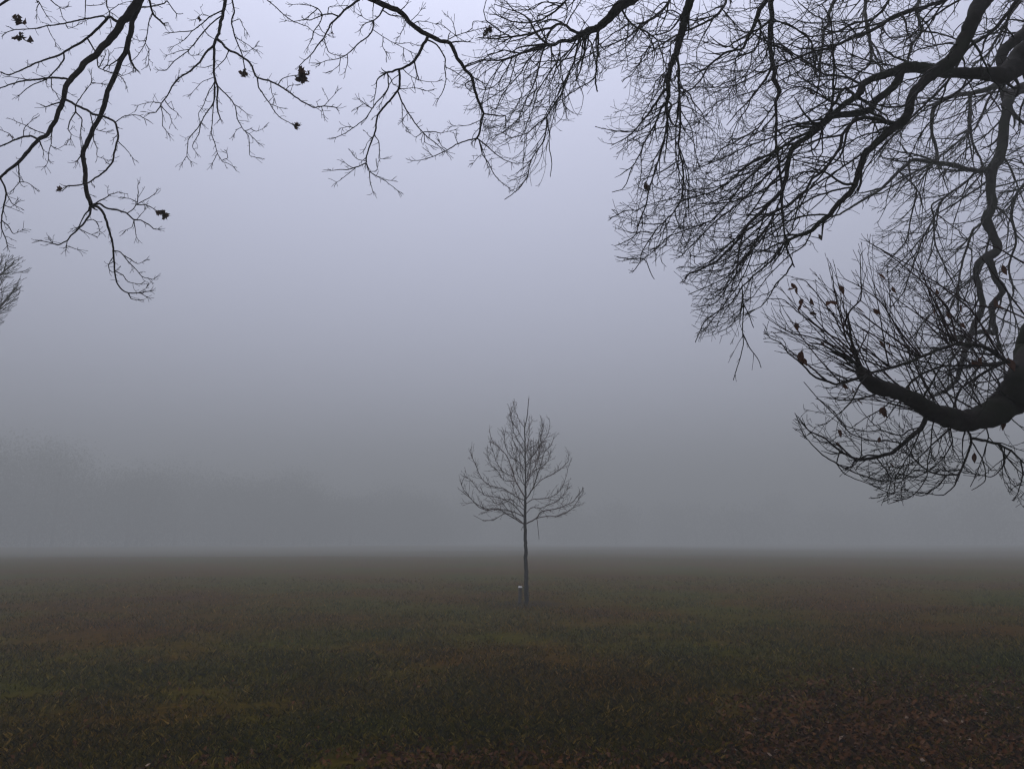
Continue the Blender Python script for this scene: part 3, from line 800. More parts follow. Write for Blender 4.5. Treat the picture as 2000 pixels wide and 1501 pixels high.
RIGHT = [
 # R5, the thick limb that dives from the top edge
 dict(d=(6.6, 6.0), ext=[(7.7, 6.6, 7.2, .30), (7.0, 6.4, 8.0, .24), (5.6, 6.0, 7.7, .17)],
  pts=[(1925,-10),(1910,15),(1900,40),(1890,65),(1880,85),(1865,110),(1850,125),(1830,138),(1812,152),(1795,170),(1780,190),(1776,215),(1765,235),(1750,245),(1730,262),(1710,280),(1690,300),(1683,320),(1675,340),(1668,365),(1650,385),(1630,405),(1620,420),(1600,435),(1585,450),(1555,462),(1540,470)],
  ws=[36,30,28,27,27,26,25,24,21,18,17,17,18,17,15,13,12,12,11,10.5,10.5,10,9.5,8.5,8,6,5],
  subs=[(4,2.5,[(1540,470),(1537,485),(1545,505),(1552,522)]),(3.4,1.8,[(1547,512),(1535,535),(1515,555),(1505,575),(1490,595),(1478,603)]),
  (4,1.8,[(1555,462),(1535,470),(1520,495),(1500,515),(1475,535),(1450,560),(1430,590),(1400,610),(1375,630),(1358,668)]),
  (2.6,1.6,[(1450,560),(1452,600),(1450,640),(1452,670),(1445,700),(1432,742)]),
  (2.4,1.5,[(1451,650),(1465,680),(1480,700),(1487,718)]),(2.4,1.5,[(1451,590),(1465,620),(1472,640)]),
  (8,2.6,[(1757,240),(1730,238),(1710,232),(1690,230),(1670,235),(1655,250),(1645,265),(1642,285),(1630,305),(1615,325),(1600,340),(1585,350),(1575,370),(1560,382),(1540,400),(1500,420),(1475,440),(1450,455),(1420,480),(1395,505)]),
  (3.5,2,[(1740,246),(1725,240),(1705,240)]),
  (4,1.6,[(1620,418),(1580,420),(1540,432),(1500,462),(1460,480),(1420,505),(1380,520),(1330,522)]),
  (4,1.8,[(1668,365),(1630,372),(1590,385),(1550,410),(1500,450),(1460,500),(1420,540),(1380,560),(1345,575)]),
  (4,2,[(1700,290),(1640,330),(1580,370),(1520,420),(1480,470),(1440,520),(1415,560)]),
  (3,1.6,[(1880,90),(1850,85),(1800,95),(1760,110),(1700,125),(1650,120)]),
  (3,1.6,[(1585,450),(1570,480),(1540,500),(1500,540),(1470,580)]),
  (3,1.6,[(1735,258),(1690,262),(1650,285),(1600,330),(1560,370),(1520,390),(1470,400)])], sp=0.11),
 # R6, the level limb from the fork at the right edge
 dict(d=(7.2, 6.3), ext=[(7.7, 6.6, 4.3, .34), (7.0, 6.65, 4.7, .25), (6.0, 6.7, 5.3, .15)],
  pts=[(2035,85),(2010,95),(1990,118),(1975,138),(1960,148),(1930,145),(1880,143),(1840,140),(1800,132),(1765,130),(1745,140),(1720,148),(1700,155),(1685,165),(1680,180),(1672,190),(1650,203),(1630,220),(1605,240)],
  ws=[44,42,40,40,34,24,21,20,20,17,16,14,13,14,14,12,11,10,9],
  subs=[(16,3,[(1765,135),(1755,155),(1745,170),(1725,185),(1708,200),(1700,215),(1680,220),(1650,224),(1625,228),(1605,245),(1590,258),(1575,270),(1555,280),(1545,295),(1540,320),(1535,350),(1525,375),(1500,400),(1480,420),(1460,440),(1440,470),(1420,490),(1400,510),(1370,525),(1345,535)]),
  (6,5,[(1672,190),(1660,178),(1650,172),(1642,180),(1635,195),(1625,210),(1615,225),(1605,242)]),
  (6,4.5,[(1674,188),(1688,198),(1702,208)]),
  (5,2.6,[(1684,164),(1650,150),(1610,145),(1595,135),(1575,120),(1550,105),(1530,90),(1510,85)]),
  (3.4,2.4,[(1592,132),(1588,110),(1587,95),(1583,80),(1560,60),(1535,45),(1508,42)]),
  (4,2,[(1645,205),(1610,190),(1585,175),(1560,170),(1540,175),(1518,192)]),
  (6,2.4,[(1605,242),(1580,258),(1550,272),(1510,300),(1480,310),(1450,330),(1425,355),(1390,375),(1350,385)]),
  (5,2,[(1590,258),(1565,275),(1520,290),(1490,320),(1450,360),(1420,400),(1390,430),(1350,445),(1310,460)]),
  (4,2,[(1620,230),(1570,240),(1530,260),(1490,275),(1450,290),(1410,310),(1370,325)]),
  (4.4,2,[(1545,300),(1510,330),(1480,360),(1440,400),(1400,430),(1370,460),(1330,500)]),
  (4,1.8,[(1537,345),(1500,365),(1460,385),(1420,395),(1380,400),(1340,420)]),
  (4,1.8,[(1535,350),(1520,400),(1500,440),(1470,480),(1450,520),(1420,560),(1400,590),(1360,600)]),
  (3,1.8,[(1500,400),(1480,460),(1460,520),(1440,560),(1410,600),(1380,640)]),
  (3,1.8,[(1755,132),(1730,125),(1700,120),(1660,105),(1640,85)]),
  (3,1.8,[(1720,148),(1680,140),(1650,128),(1600,125),(1560,140),(1520,160)])], sp=0.10),
 dict(d=(8.2, 7.4), ext=[(7.7, 6.6, 6.4, .22), (7.0, 6.9, 6.9, .17), (6.2, 7.2, 7.0, .12)],
  pts=[(2040,25),(2020,45),(2000,65),(1975,85),(1958,102),(1955,120),(1962,140)], ws=[24,23,22,20,19,18,16], subs=[], sp=0.2),
 # R7
 dict(d=(7.4, 6.4), ext=[(7.7, 6.6, 8.4, .10), (6.6, 6.6, 8.6, .08), (5.0, 6.5, 8.0, .05)],
  pts=[(1860,-8),(1845,0),(1830,5),(1800,15),(1765,25),(1740,35),(1720,50),(1700,62),(1675,70),(1640,85),(1620,95),(1590,100),(1560,112),(1530,125),(1500,136),(1470,150),(1440,165)],
  ws=[6,6,6,7,7.5,7,6.5,6,6,5,4.6,4,3.8,3.4,3,2.6,2.2], subs=[(3,1.8,[(1675,68),(1655,48),(1635,42),(1600,45),(1570,44)]),(2.6,1.6,[(1636,88),(1625,105),(1620,130)])], sp=0.09),
 # R4
 dict(d=(6.8, 6.6), ext=[(7.7, 6.6, 9.4, .13), (6.4, 6.3, 10.2, .10), (4.2, 6.2, 9.0, .06)],
  pts=[(1503,-10),(1508,30),(1503,60),(1505,100),(1513,140),(1510,155),(1518,165),(1522,180),(1515,200),(1517,230),(1515,270),(1520,310),(1525,350),(1528,370),(1527,400),(1530,430),(1532,455)],
  ws=[9,9,8.5,8,8,9,9,7,6,5,5,5,5,4.6,4.4,4,3.4], subs=[
  (3.4,2,[(1508,40),(1540,50),(1570,65),(1585,85),(1592,110),(1593,135)]),
  (3.6,2,[(1506,88),(1530,95),(1550,110),(1570,120)]),
  (3,1.8,[(1510,155),(1490,165),(1470,185),(1460,210),(1440,240),(1430,265)]),
  (3,1.8,[(1517,250),(1540,290),(1545,300)]),(3,1.8,[(1515,200),(1495,230),(1480,250),(1440,275),(1410,290),(1390,315)])], sp=0.10),
 # R3
 dict(d=(6.5, 6.4), ext=[(7.7, 6.6, 8.9, .13), (6.2, 6.2, 9.6, .10), (3.8, 6.0, 8.4, .05)],
  pts=[(1500,-8),(1490,10),(1482,20),(1478,35),(1470,55),(1460,75),(1450,95),(1435,98),(1415,105),(1395,120),(1380,135),(1370,155),(1350,175),(1338,180)],
  ws=[10,9,9,8,7,6,5,4.6,4,3.6,3.4,3,2.6,2.2], subs=[(5,3,[(1480,36),(1486,50),(1482,80),(1472,100),(1450,108)]),
  (2.6,1.5,[(1440,98),(1420,90),(1400,88),(1385,80)]),(2.6,1.6,[(1450,95),(1437,115),(1436,140),(1437,165)]),
  (3,1.8,[(1485,60),(1500,90),(1490,120),(1470,140),(1440,160),(1420,190),(1400,200),(1385,220)]),
  (2.6,1.6,[(1470,100),(1465,130),(1450,150),(1420,160),(1400,170),(1360,170)])], sp=0.10),
 # R2
 dict(d=(6.2, 6.4), ext=[(7.7, 6.6, 8.6, .15), (5.8, 6.0, 9.0, .12), (3.2, 5.7, 7.8, .07)],
  pts=[(1352,-10),(1342,20),(1335,50),(1328,75),(1322,100),(1315,115),(1308,140),(1304,160),(1306,180),(1303,196)],
  ws=[16,16,15,14,12,11,9,9,8,7], subs=[
  (5.5,1.8,[(1322,105),(1326,135),(1325,165),(1327,180),(1328,215),(1328,250),(1325,280),(1328,300),(1333,320),(1335,350),(1333,375),(1328,395),(1315,415),(1300,430),(1285,445),(1270,465),(1255,490),(1250,510),(1240,527)]),
  (2.4,1.6,[(1329,300),(1337,325),(1343,355)]),(3,2,[(1322,70),(1312,82),(1309,96)]),
  (4.4,1.8,[(1303,195),(1298,205),(1290,215),(1283,235),(1272,255),(1258,280),(1248,305),(1235,325),(1212,342)]),
  (4.4,1.8,[(1303,195),(1311,203),(1308,215),(1302,240),(1300,260),(1292,290),(1287,310),(1278,340),(1270,360),(1265,380),(1262,400),(1245,410),(1220,412),(1195,425)]),
  (3.4,1.8,[(1320,180),(1321,240),(1319,290),(1323,325),(1332,345),(1336,358)]),
  (2.6,1.5,[(1290,222),(1270,240),(1250,255),(1220,258),(1200,255),(1180,252),(1162,247)]),
  (2.4,1.5,[(1263,400),(1250,430),(1240,460),(1215,475),(1200,480)]),(2.4,1.5,[(1302,428),(1285,455),(1262,452),(1240,455),(1222,452)]),
  (2.2,1.4,[(1252,500),(1262,510),(1272,535),(1278,545)]),(2.4,1.5,[(1250,500),(1230,505),(1205,502)]),(2.4,1.5,[(1304,430),(1303,455),(1300,480),(1285,485)]),
  (2.6,1.6,[(1328,205),(1350,212),(1373,229)]),(2.4,1.5,[(1330,215),(1350,250),(1357,290),(1362,315)]),
  (2.6,1.6,[(1333,370),(1360,375),(1390,380),(1420,372)]),(2.4,1.5,[(1235,325),(1225,355),(1215,370),(1195,375)]),
  (2.6,1.6,[(1313,120),(1300,140),(1280,160),(1275,185),(1270,200),(1262,215)]),(2.4,1.6,[(1326,130),(1345,125),(1365,135),(1375,150)])], sp=0.085),
 # R1
 dict(d=(6.0, 6.3), ext=[(7.7, 6.6, 8.2, .17), (5.4, 5.8, 8.7, .13), (2.2, 5.4, 7.3, .08)],
  pts=[(1245,-8),(1235,0),(1210,12),(1195,30),(1180,45),(1165,55),(1145,62),(1132,70),(1115,80),(1095,80),(1082,88),(1070,87)],
  ws=[19,18,20,18,15,13,13,12,7,6,6,7], subs=[
  (6,2.2,[(1134,66),(1118,60),(1105,50),(1090,47),(1075,55),(1060,58),(1040,65),(1020,69),(1000,72),(960,76),(935,74)]),
  (3,1.8,[(1083,52),(1070,72),(1060,90)]),
  (5,2.2,[(1072,87),(1058,95),(1040,98),(1020,103),(1000,112),(975,118),(945,118),(912,130)]),
  (4,1.8,[(1060,92),(1057,110),(1053,130),(1045,160),(1030,190),(1020,215)]),
  (4,2,[(1078,88),(1078,110),(1076,130)]),(3,1.8,[(1068,85),(1062,70),(1050,45),(1051,32),(1070,25),(1095,10)]),
  (3.6,1.8,[(1130,76),(1115,95),(1100,110),(1085,125),(1065,155),(1050,180),(1040,215),(1028,242)]),
  (4.6,2,[(1134,75),(1125,105),(1118,130),(1105,155),(1098,180),(1085,200),(1075,215),(1068,228),(1050,242),(1030,260),(1000,269)]),
  (2.6,2,[(1098,180),(1099,198),(1104,208)]),
  (3,1.6,[(1068,228),(1067,250),(1062,275),(1045,300),(1035,320),(1030,345),(1012,370),(985,390)]),
  (2.6,1.5,[(1068,228),(1072,260),(1073,290),(1078,320),(1075,345)]),
  (3.4,2,[(1140,72),(1135,110),(1125,140),(1128,160),(1136,176)]),(3.4,2,[(1143,70),(1155,85),(1160,105),(1166,135)]),
  (4.4,3,[(1169,58),(1168,90),(1165,125),(1163,160),(1167,180)]),
  (4.6,2,[(1212,18),(1225,38),(1240,52),(1262,62),(1280,75),(1290,82),(1320,80)]),
  (3,1.8,[(1232,48),(1215,55),(1195,68),(1175,85)]),(3,1.6,[(1285,80),(1265,95),(1255,115),(1245,130),(1235,145)]),
  (2.8,1.6,[(1285,80),(1290,100),(1300,125)]),(3,1.6,[(1095,80),(1092,110),(1080,150),(1070,175),(1060,195)]),
  (2.6,1.6,[(1000,112),(990,135),(970,165),(950,175),(930,172)]),(2.8,1.6,[(1060,90),(1030,120),(1015,145),(990,170),(960,190),(945,200)]),
  (2.6,1.6,[(1000,72),(975,60),(950,40),(945,20),(950,0)])], sp=0.085),
 dict(d=(7.6, 7.0), ext=[(7.7, 6.6, 9.9, .12), (6.0, 6.8, 10.2, .08), (3.4, 7.0, 9.4, .04)],
  pts=[(1420,-8),(1415,10),(1400,30),(1370,48),(1340,60),(1310,75),(1280,95)], ws=[6,5,5,4,4,3,2.4], subs=[
  (3,2,[(1400,30),(1352,40),(1310,20),(1270,40),(1230,50)]),(2.6,1.8,[(1410,15),(1430,40),(1450,60),(1480,70)])], sp=0.10),
 dict(d=(7.8, 7.2), ext=[(7.7, 6.6, 9.2, .10), (6.0, 6.6, 9.6, .07), (3.0, 6.8, 8.9, .04)],
  pts=[(1310,-8),(1300,15),(1275,35),(1250,50),(1230,70),(1200,85),(1180,92)], ws=[5,5,4.5,4,3,2.6,2.2], subs=[], sp=0.09),
 dict(d=(7.6, 7.0), ext=[(7.7, 6.6, 9.0, .10), (5.6, 6.4, 9.6, .07), (2.0, 6.4, 8.4, .035)],
  pts=[(1110,-8),(1100,8),(1080,25),(1055,40),(1030,45),(1000,42),(970,30)], ws=[4,4,3.6,3.2,2.8,2.4,2], subs=[
  (2.6,1.6,[(1100,8),(1060,5),(1040,18),(1000,20),(965,8)])], sp=0.08),
 dict(d=(7.9, 7.0), ext=[(7.7, 6.6, 8.6, .08), (6.6, 6.9, 8.8, .06), (5.0, 7.4, 8.4, .04)],
  pts=[(1740,-8),(1725,20),(1700,40),(1670,45),(1640,60),(1600,70),(1560,75),(1530,100)], ws=[5,5,4.4,4,3.4,3,2.6,2], subs=[], sp=0.10),
 dict(d=(7.9, 7.2), ext=[(7.7, 6.6, 8.3, .08), (6.8, 6.9, 8.4, .06), (6.0, 7.4, 8.2, .04)],
  pts=[(2000,-40),(1980,10),(1940,60),(1890,95),(1850,160),(1800,210),(1760,250),(1720,290),(1690,330)], ws=[8,8,7,6,5,4.4,4,3,2], subs=[
   (3.4,2,[(1895,92),(1850,70),(1800,60),(1760,70)]),(3.4,2,[(1850,160),(1830,220),(1800,260),(1780,300)])], sp=0.13),
]
def limb_pass(tree, L, S, env, mat, twig_mat, lenf=1.0, spf=1.0, name="branch"):
    rng = tree.rng
    thick, out = [], newout()
    ws = L["ws"]
    pts, rad = tree.trace(L["pts"], ws[0], ws[-1], L["d"][0], L["d"][1], ext=L["ext"], ws=ws, wob=0.15)
    thick.append((pts, rad)); lines = [(pts, rad, ws[0])]
    for (a, b, ln) in L["subs"]:
        p, r = tree.trace(ln, a, b, wob=0.10)
        thick.append((p, r)); lines.append((p, r, a))
    for k, (p, r, w) in enumerate(lines):
        sprout(out, p, r, S, rng, env, lvl=0, sp=L["sp"] * spf * (2.0 if w > 8 else 1.25), tstart=0.06, lenf=lenf, taper=0.45)
        sprout(out, p, r, S, rng, env, lvl=1, sp=L["sp"] * spf * (1.6 if w > 8 else 0.9), tstart=0.06, lenf=lenf, taper=0.3)
    finish(tree, thick, out, mat=mat, twig_mat=twig_mat, name=name)
for L in RIGHT:
    limb_pass(big, L, S_R, ENV_R, M_DARK, M_TWIG, spf=1.55, name="branch")

# S, the moss-dark arching limb with straight shoots standing on it
ENV_S = [(1485,590),(1530,520),(1620,500),(1690,440),(1760,430),(2150,420),(2150,1050),(1990,1015),(1930,935),(1830,955),(1790,985),(1740,985),(1640,935),(1552,895),(1545,815),(1590,770),(1560,715),(1490,665)]
S_S = style(seg=[0.09, 0.065, 0.045, 0.03], bend=[1.2, 1.4, 1.3, 0.9], wig=[0.13, 0.15, 0.15, 0.14], tropw=[0.16, 0.22, 0.25, 0.25],
            trop=[(V3(-.2, 0, -.9), V3(-.5, 0, .6)), (V3(-.2, 0, -.5), V3(-.5, 0, .8)), (V3(-.2, 0, 0), V3(-.4, 0, .9)), (Z0, V3(-.4, 0, .8))],
            len=[0.75, 0.42, 0.20, 0.09], rad=[0.008, 0.0046, 0.0030, 0.0024], sp=[0.10, 0.075, 0.06, 1], first=[0.15, 0.2, 0.25, 0], rmin=0.0018,
            maxl=3, ang=(25, 60), scat=0.8, bias=V3(-.28, 0, -.10))
ARCH = dict(d=(5.6, 5.2), ext=[(7.7, 6.6, 3.0, .42), (6.8, 6.2, 3.1, .34), (5.4, 5.7, 3.15, .22)],
  pts=[(2040,640),(2022,700),(2000,745),(1980,775),(1950,800),(1915,816),(1880,820),(1850,813),(1815,800),(1785,780),(1755,767),(1720,757),(1698,745),(1683,728),(1677,712)],
  ws=[72,71,69,62,53,46,41,40,34,30,28,30,28,19,10], subs=[
  (9,5,[(1985,712),(1965,705),(1945,690),(1925,678),(1900,673),(1870,672),(1840,680),(1810,692),(1780,705),(1740,718),(1705,727),(1694,731)]),
  (5,4,[(1968,712),(1930,714),(1880,713),(1840,715),(1810,725),(1780,745),(1765,768)]),
  (6.5,4,[(1965,705),(1935,720),(1910,735),(1880,755),(1870,772),(1862,800)]),
  (6,1.8,[(1680,740),(1662,743),(1650,745),(1635,750),(1620,745),(1600,740),(1585,730),(1560,705),(1540,690),(1525,670),(1505,660)]),
  (10,2,[(1808,806),(1804,825),(1797,838),(1788,847),(1775,857),(1760,870),(1740,885),(1710,893),(1680,898),(1665,893),(1640,880),(1610,855),(1580,840),(1560,815)]),
  (4,1.8,[(1700,894),(1668,900),(1665,910),(1650,913),(1635,905),(1610,890),(1590,872),(1575,855)]),
  (5,3,[(1880,832),(1895,850),(1897,865),(1890,885),(1880,910),(1872,925),(1845,927),(1820,922),(1800,910),(1785,895)]),
  (6.5,3,[(1896,856),(1930,862),(1955,870),(1975,880),(1990,895),(2010,912)]),(3,1.8,[(1992,900),(1998,925),(1992,950),(1988,962)]),
  (3,1.5,[(1820,812),(1820,840),(1818,870),(1812,900),(1810,930),(1795,955),(1775,972),(1755,976)]),
  (3,1.5,[(1800,835),(1775,840),(1760,850),(1720,840),(1690,842),(1650,830),(1625,800),(1600,780)]),
  (3,1.5,[(1765,865),(1730,860),(1700,860),(1660,845),(1630,810),(1595,775),(1570,745)]),
  (3,1.5,[(1690,896),(1660,890),(1640,870),(1600,860),(1565,825),(1552,818)]),
  (3,1.5,[(1850,825),(1860,860),(1845,890),(1820,915),(1790,930),(1760,925)]),
  (3,1.5,[(1920,820),(1930,850),(1920,890),(1905,930),(1895,950)]),
  (3,1.5,[(1960,800),(1990,830),(2015,840)]),(3,1.5,[(1710,893),(1725,910),(1740,935),(1735,960)]),
  (2.6,1.5,[(1640,880),(1635,905),(1650,925),(1680,938),(1700,945)]),
  (3,1.5,[(1880,910),(1866,945),(1842,966),(1805,962)]),(3,1.5,[(1897,862),(1920,900),(1924,938),(1898,957)]),(3,1.6,[(1955,870),(1962,905),(1938,930),(1900,924)]),
  (2.8,1.5,[(1652,912),(1690,930),(1730,940),(1770,930),(1792,905)]),(3,1.6,[(1975,880),(1960,905),(1974,942)]),(3,1.5,[(1850,927),(1830,950),(1800,968),(1775,960)]),
  (3,1.5,[(1812,815),(1780,880),(1750,930),(1745,965),(1720,955)])], sp=0.25)
limb_pass(big, ARCH, S_S, ENV_S, M_DARK, M_TWIG, lenf=0.9, name="arched_branch")
# straight water shoots
def shoots():
    rng = random.Random(77)
    lines, out = [], newout()
    S = style(seg=[0.12, 0.08, 0.04], bend=[0.30, 0.3, 0.3], wig=[0.035, 0.05, 0.07], tropw=[0.02, 0.04, 0.05],
              trop=[(V3(-.3, 0, .6), V3(-.2, 0, .8)), (V3(-.3, 0, .5), V3(-.2, 0, .8)), (Z0, Z0)],
              len=[1.1, 0.42, 0.07], rad=[0.0058, 0.0034, 0.0022], sp=[0.20, 0.14, 1], first=[0.22, 0.3, 0], rmin=0.0017, maxl=2, ang=(16, 34), scat=0.6)
    src = [(1677,712,5,1.0),(1690,735,2,.7),(1720,745,4,.9),(1755,755,3,1.0),(1790,770,4,1.1),(1820,785,4,1.2),(1850,800,5,1.4),(1880,800,5,1.4),(1920,795,5,1.4),(1960,775,4,1.3),
           (1640,748,2,.7),(1610,742,2,.5),(1800,697,5,.8),(1860,675,5,.7),(1740,716,5,.7),(1905,676,4,.7),(1990,740,5,.8),(1950,690,5,.8)]
    for x, y, n, lf in src:
        s = big.attach(x, y, 40)
        for k in range(n):
            a = math.radians(rng.gauss(132, 24))
            d = Vector((math.cos(a), rng.uniform(-.45, .45), math.sin(a))).normalized()
            grow(out, s[2] + Vector((rng.gauss(0, .02), rng.gauss(0, .02), 0)), d, S.len[0] * lf * rng.uniform(.5, 1.15), S.rad[0] * rng.uniform(.6, 1.2), 0, S, rng, ENV_S, rng.uniform(-10, 10))
    for p in [[(1675,715),(1668,690),(1655,665),(1640,640),(1628,615),(1600,580),(1575,550),(1560,545)],[(1668,690),(1640,665),(1600,640),(1560,610),(1530,585),(1505,583)],
              [(1675,715),(1650,690),(1610,665),(1570,655),(1535,645),(1500,622)],[(1670,700),(1690,660),(1700,640)],[(1655,660),(1640,610),(1630,570),(1626,530)],
              [(1650,640),(1658,610),(1680,585),(1682,560),(1680,500)],[(1800,695),(1760,650),(1720,590),(1680,560),(1650,545)],[(1870,672),(1850,600),(1790,540),(1740,500),(1695,472)],
              [(1960,690),(1900,610),(1840,560),(1780,520),(1700,475)],[(2010,610),(1960,603),(1900,595),(1860,570),(1830,555),(1800,545),(1770,540)],
              [(2010,520),(1950,485),(1915,470)],[(2010,650),(1960,560),(1915,500)]]:
        s = big.attach(*p[0], 60)
        q, r = big.trace(p, 4.2, 1.6, (s[4] if s else 5.6), wob=0.2) if s is None else big.trace(p, 4.0, 1.6, None, wob=0.2) if big.attach(*p[0]) else big.trace(p, 4.2, 1.8, 5.8, 5.6, wob=0.2)
        lines.append((q, r))
        sprout(out, q, r, S, rng, ENV_S, lvl=1, sp=0.26, tstart=0.2, lenf=0.9)
    finish(big, lines, out, mat=M_TWIG, twig_mat=M_TWIG, name="water_shoots")
shoots()

# single withered leaves still on the shoots
def hang_leaf(tree, x, y, d, size, seed, mat, name="leaf", ang=None):
    rng = random.Random(seed)
    a = ang if ang is not None else rng.uniform(-2.4, -0.7)
    dr = Vector((math.cos(a), rng.uniform(-.4, .4), math.sin(a))).normalized()
    sd = (perp(dr, rng) + Vector((0.4, 0, 0.1))); sd -= dr * sd.dot(dr); sd.normalize(); up = dr.cross(sd)
    prof = [(-.30, .012), (-.02, .02), (0.0, .05), (.15, .19), (.35, .27), (.55, .25), (.75, .15), (.9, .06), (1, .004)]
    curl = rng.uniform(.5, 1.8) * rng.choice((-1, 1)); fold = rng.uniform(.3, .9)
    c = px(x, y, d); V, F = [], []
    for u, w in prof:
        m = c + dr * (size * (u - .4)) + up * (size * .35 * math.sin(curl * u) * u)
        V += [m - sd * (w * size) + up * (fold * w * size), m, m + sd * (w * size) + up * (fold * w * size)]
    for i in range(len(prof) - 1):
        b = i * 3; F += [b, b + 1, b + 4, b + 3, b + 1, b + 2, b + 5, b + 4]
    return mesh_from(name, [tuple(v - tree.base) for v in V], F, [4] * (len(F) // 4), mat, tree.root)
LV = [(1550,558,.055,-.9),(1546,566,.06,-2.5),(1557,567,.05,-1.2),(1566,590,.075,-1.6),(1560,598,.06,-2.3),(1573,600,.065,-1.0),(1588,587,.055,-1.0),(1640,566,.075,-1.25),(1618,594,.065,-2.2),(1627,592,.06,-.9),
      (1676,606,.07,-1.1),(1566,697,.10,-1.6),(1570,705,.06,-1.2),(1555,637,.06,-1.5),(1720,671,.065,-1.3),(1735,675,.05,-2),(1830,570,.06,-1.7),(1964,525,.075,-1.1),(1970,710,.10,-1.3),(1650,754,.05,-.9),
      (1668,762,.05,-1.2),(1677,785,.05,-1.4),(1726,803,.08,-1.6),(1733,806,.06,-1.0),(1720,800,.055,-2.2),(1640,845,.065,-1.1),(1635,868,.05,-1.2),(1718,858,.045,-1.6),(1905,892,.07,-1.4),(1740,908,.05,-1.2),
      (1880,600,.06,-1),(1940,592,.09,-1.8),(1952,598,.06,-.8),(1850,615,.06,-1.4),(1825,608,.06,-1.7),(1905,710,.08,-1.2),(1915,702,.07,-2.2),(1880,635,.05,-1.2),(1604,672,.045,-1.5),(1587,612,.05,-.2),
      (1720,540,.055,-1),(1745,565,.05,-1.3),(1712,606,.055,-.6),(1603,462,.06,-1.0),(1920,645,.05,-1.6),(1958,830,.08,-1.1),(1990,700,.05,-1.9),(1773,758,.06,-1.7)]
for i, (x, y, s, a) in enumerate(LV):
    q = big.attach(x, y, 90)
    hang_leaf(big, x, y, (q[4] if q else 5.8), s, 300 + i, M_REDLEAF, ang=a)
for i, (x, y) in enumerate([(1430,462),(1440,478),(1410,370),(1216,318),(1130,210),(1124,214),(1013,400),(1265,366),(1262,362),(1460,545),(1585,180),(1778,72),(1930,262)]):
    q = big.attach(x, y, 16)
    if q is None: continue
    hang_leaf(big, x, y, q[4], 0.045 + 0.01 * (i % 3), 500 + i, M_OAKLEAF)

# ------------------------------------------------------------------ the greyer tree standing behind it
ENV_G = [(1480,-500),(1560,60),(1560,300),(1640,400),(1700,440),(1690,520),(1750,610),(1790,700),(1790,790),(1880,800),(2150,800),(2150,-500)]
S_G = style(seg=[0.17, 0.13, 0.09, 0.07], bend=[0.9, 1.1, 1.1, 0.8], wig=[0.10, 0.12, 0.13, 0.13], tropw=[0.10, 0.12, 0.14, 0.12],
            trop=[(V3(-.5, 0, -.5), V3(-.5, 0, 0)), (V3(-.4, 0, -.4), V3(-.5, 0, .5)), (V3(-.3, 0, -.1), V3(-.4, 0, .8)), (Z0, V3(-.3, 0, .8))],
            len=[1.5, 0.85, 0.40, 0.17], rad=[0.019, 0.011, 0.0062, 0.0045], sp=[0.27, 0.21, 0.15, 1], first=[0.15, 0.2, 0.25, 0], rmin=0.0036,
            maxl=3, ang=(24, 58), scat=0.8, bias=V3(-.25, 0, -.20))
rear = Tree("rear_tree", (12.3, 12.2, 0), "paler grey bare tree in the fog right behind the black limbs at the right edge", "tree", seed=8)
tk = Tubes()
tp = [(0, 0, -.4, .75), (0, 0, .2, .55), (.1, 0, 2, .45), (0, .1, 4.5, .42), (-.1, .1, 7.5, .36), (0.1, 0, 10, .26), (.3, .2, 13, .14), (.4, .2, 14.9, .03)]
a, b = spline([t[:3] for t in tp], [t[3] for t in tp], 0.2)
tk.limb([Vector(q) for q in a], [float(r[0]) for r in b], 18, lump=0.10)
tk.build("trunk", M_REAR, rear.root)
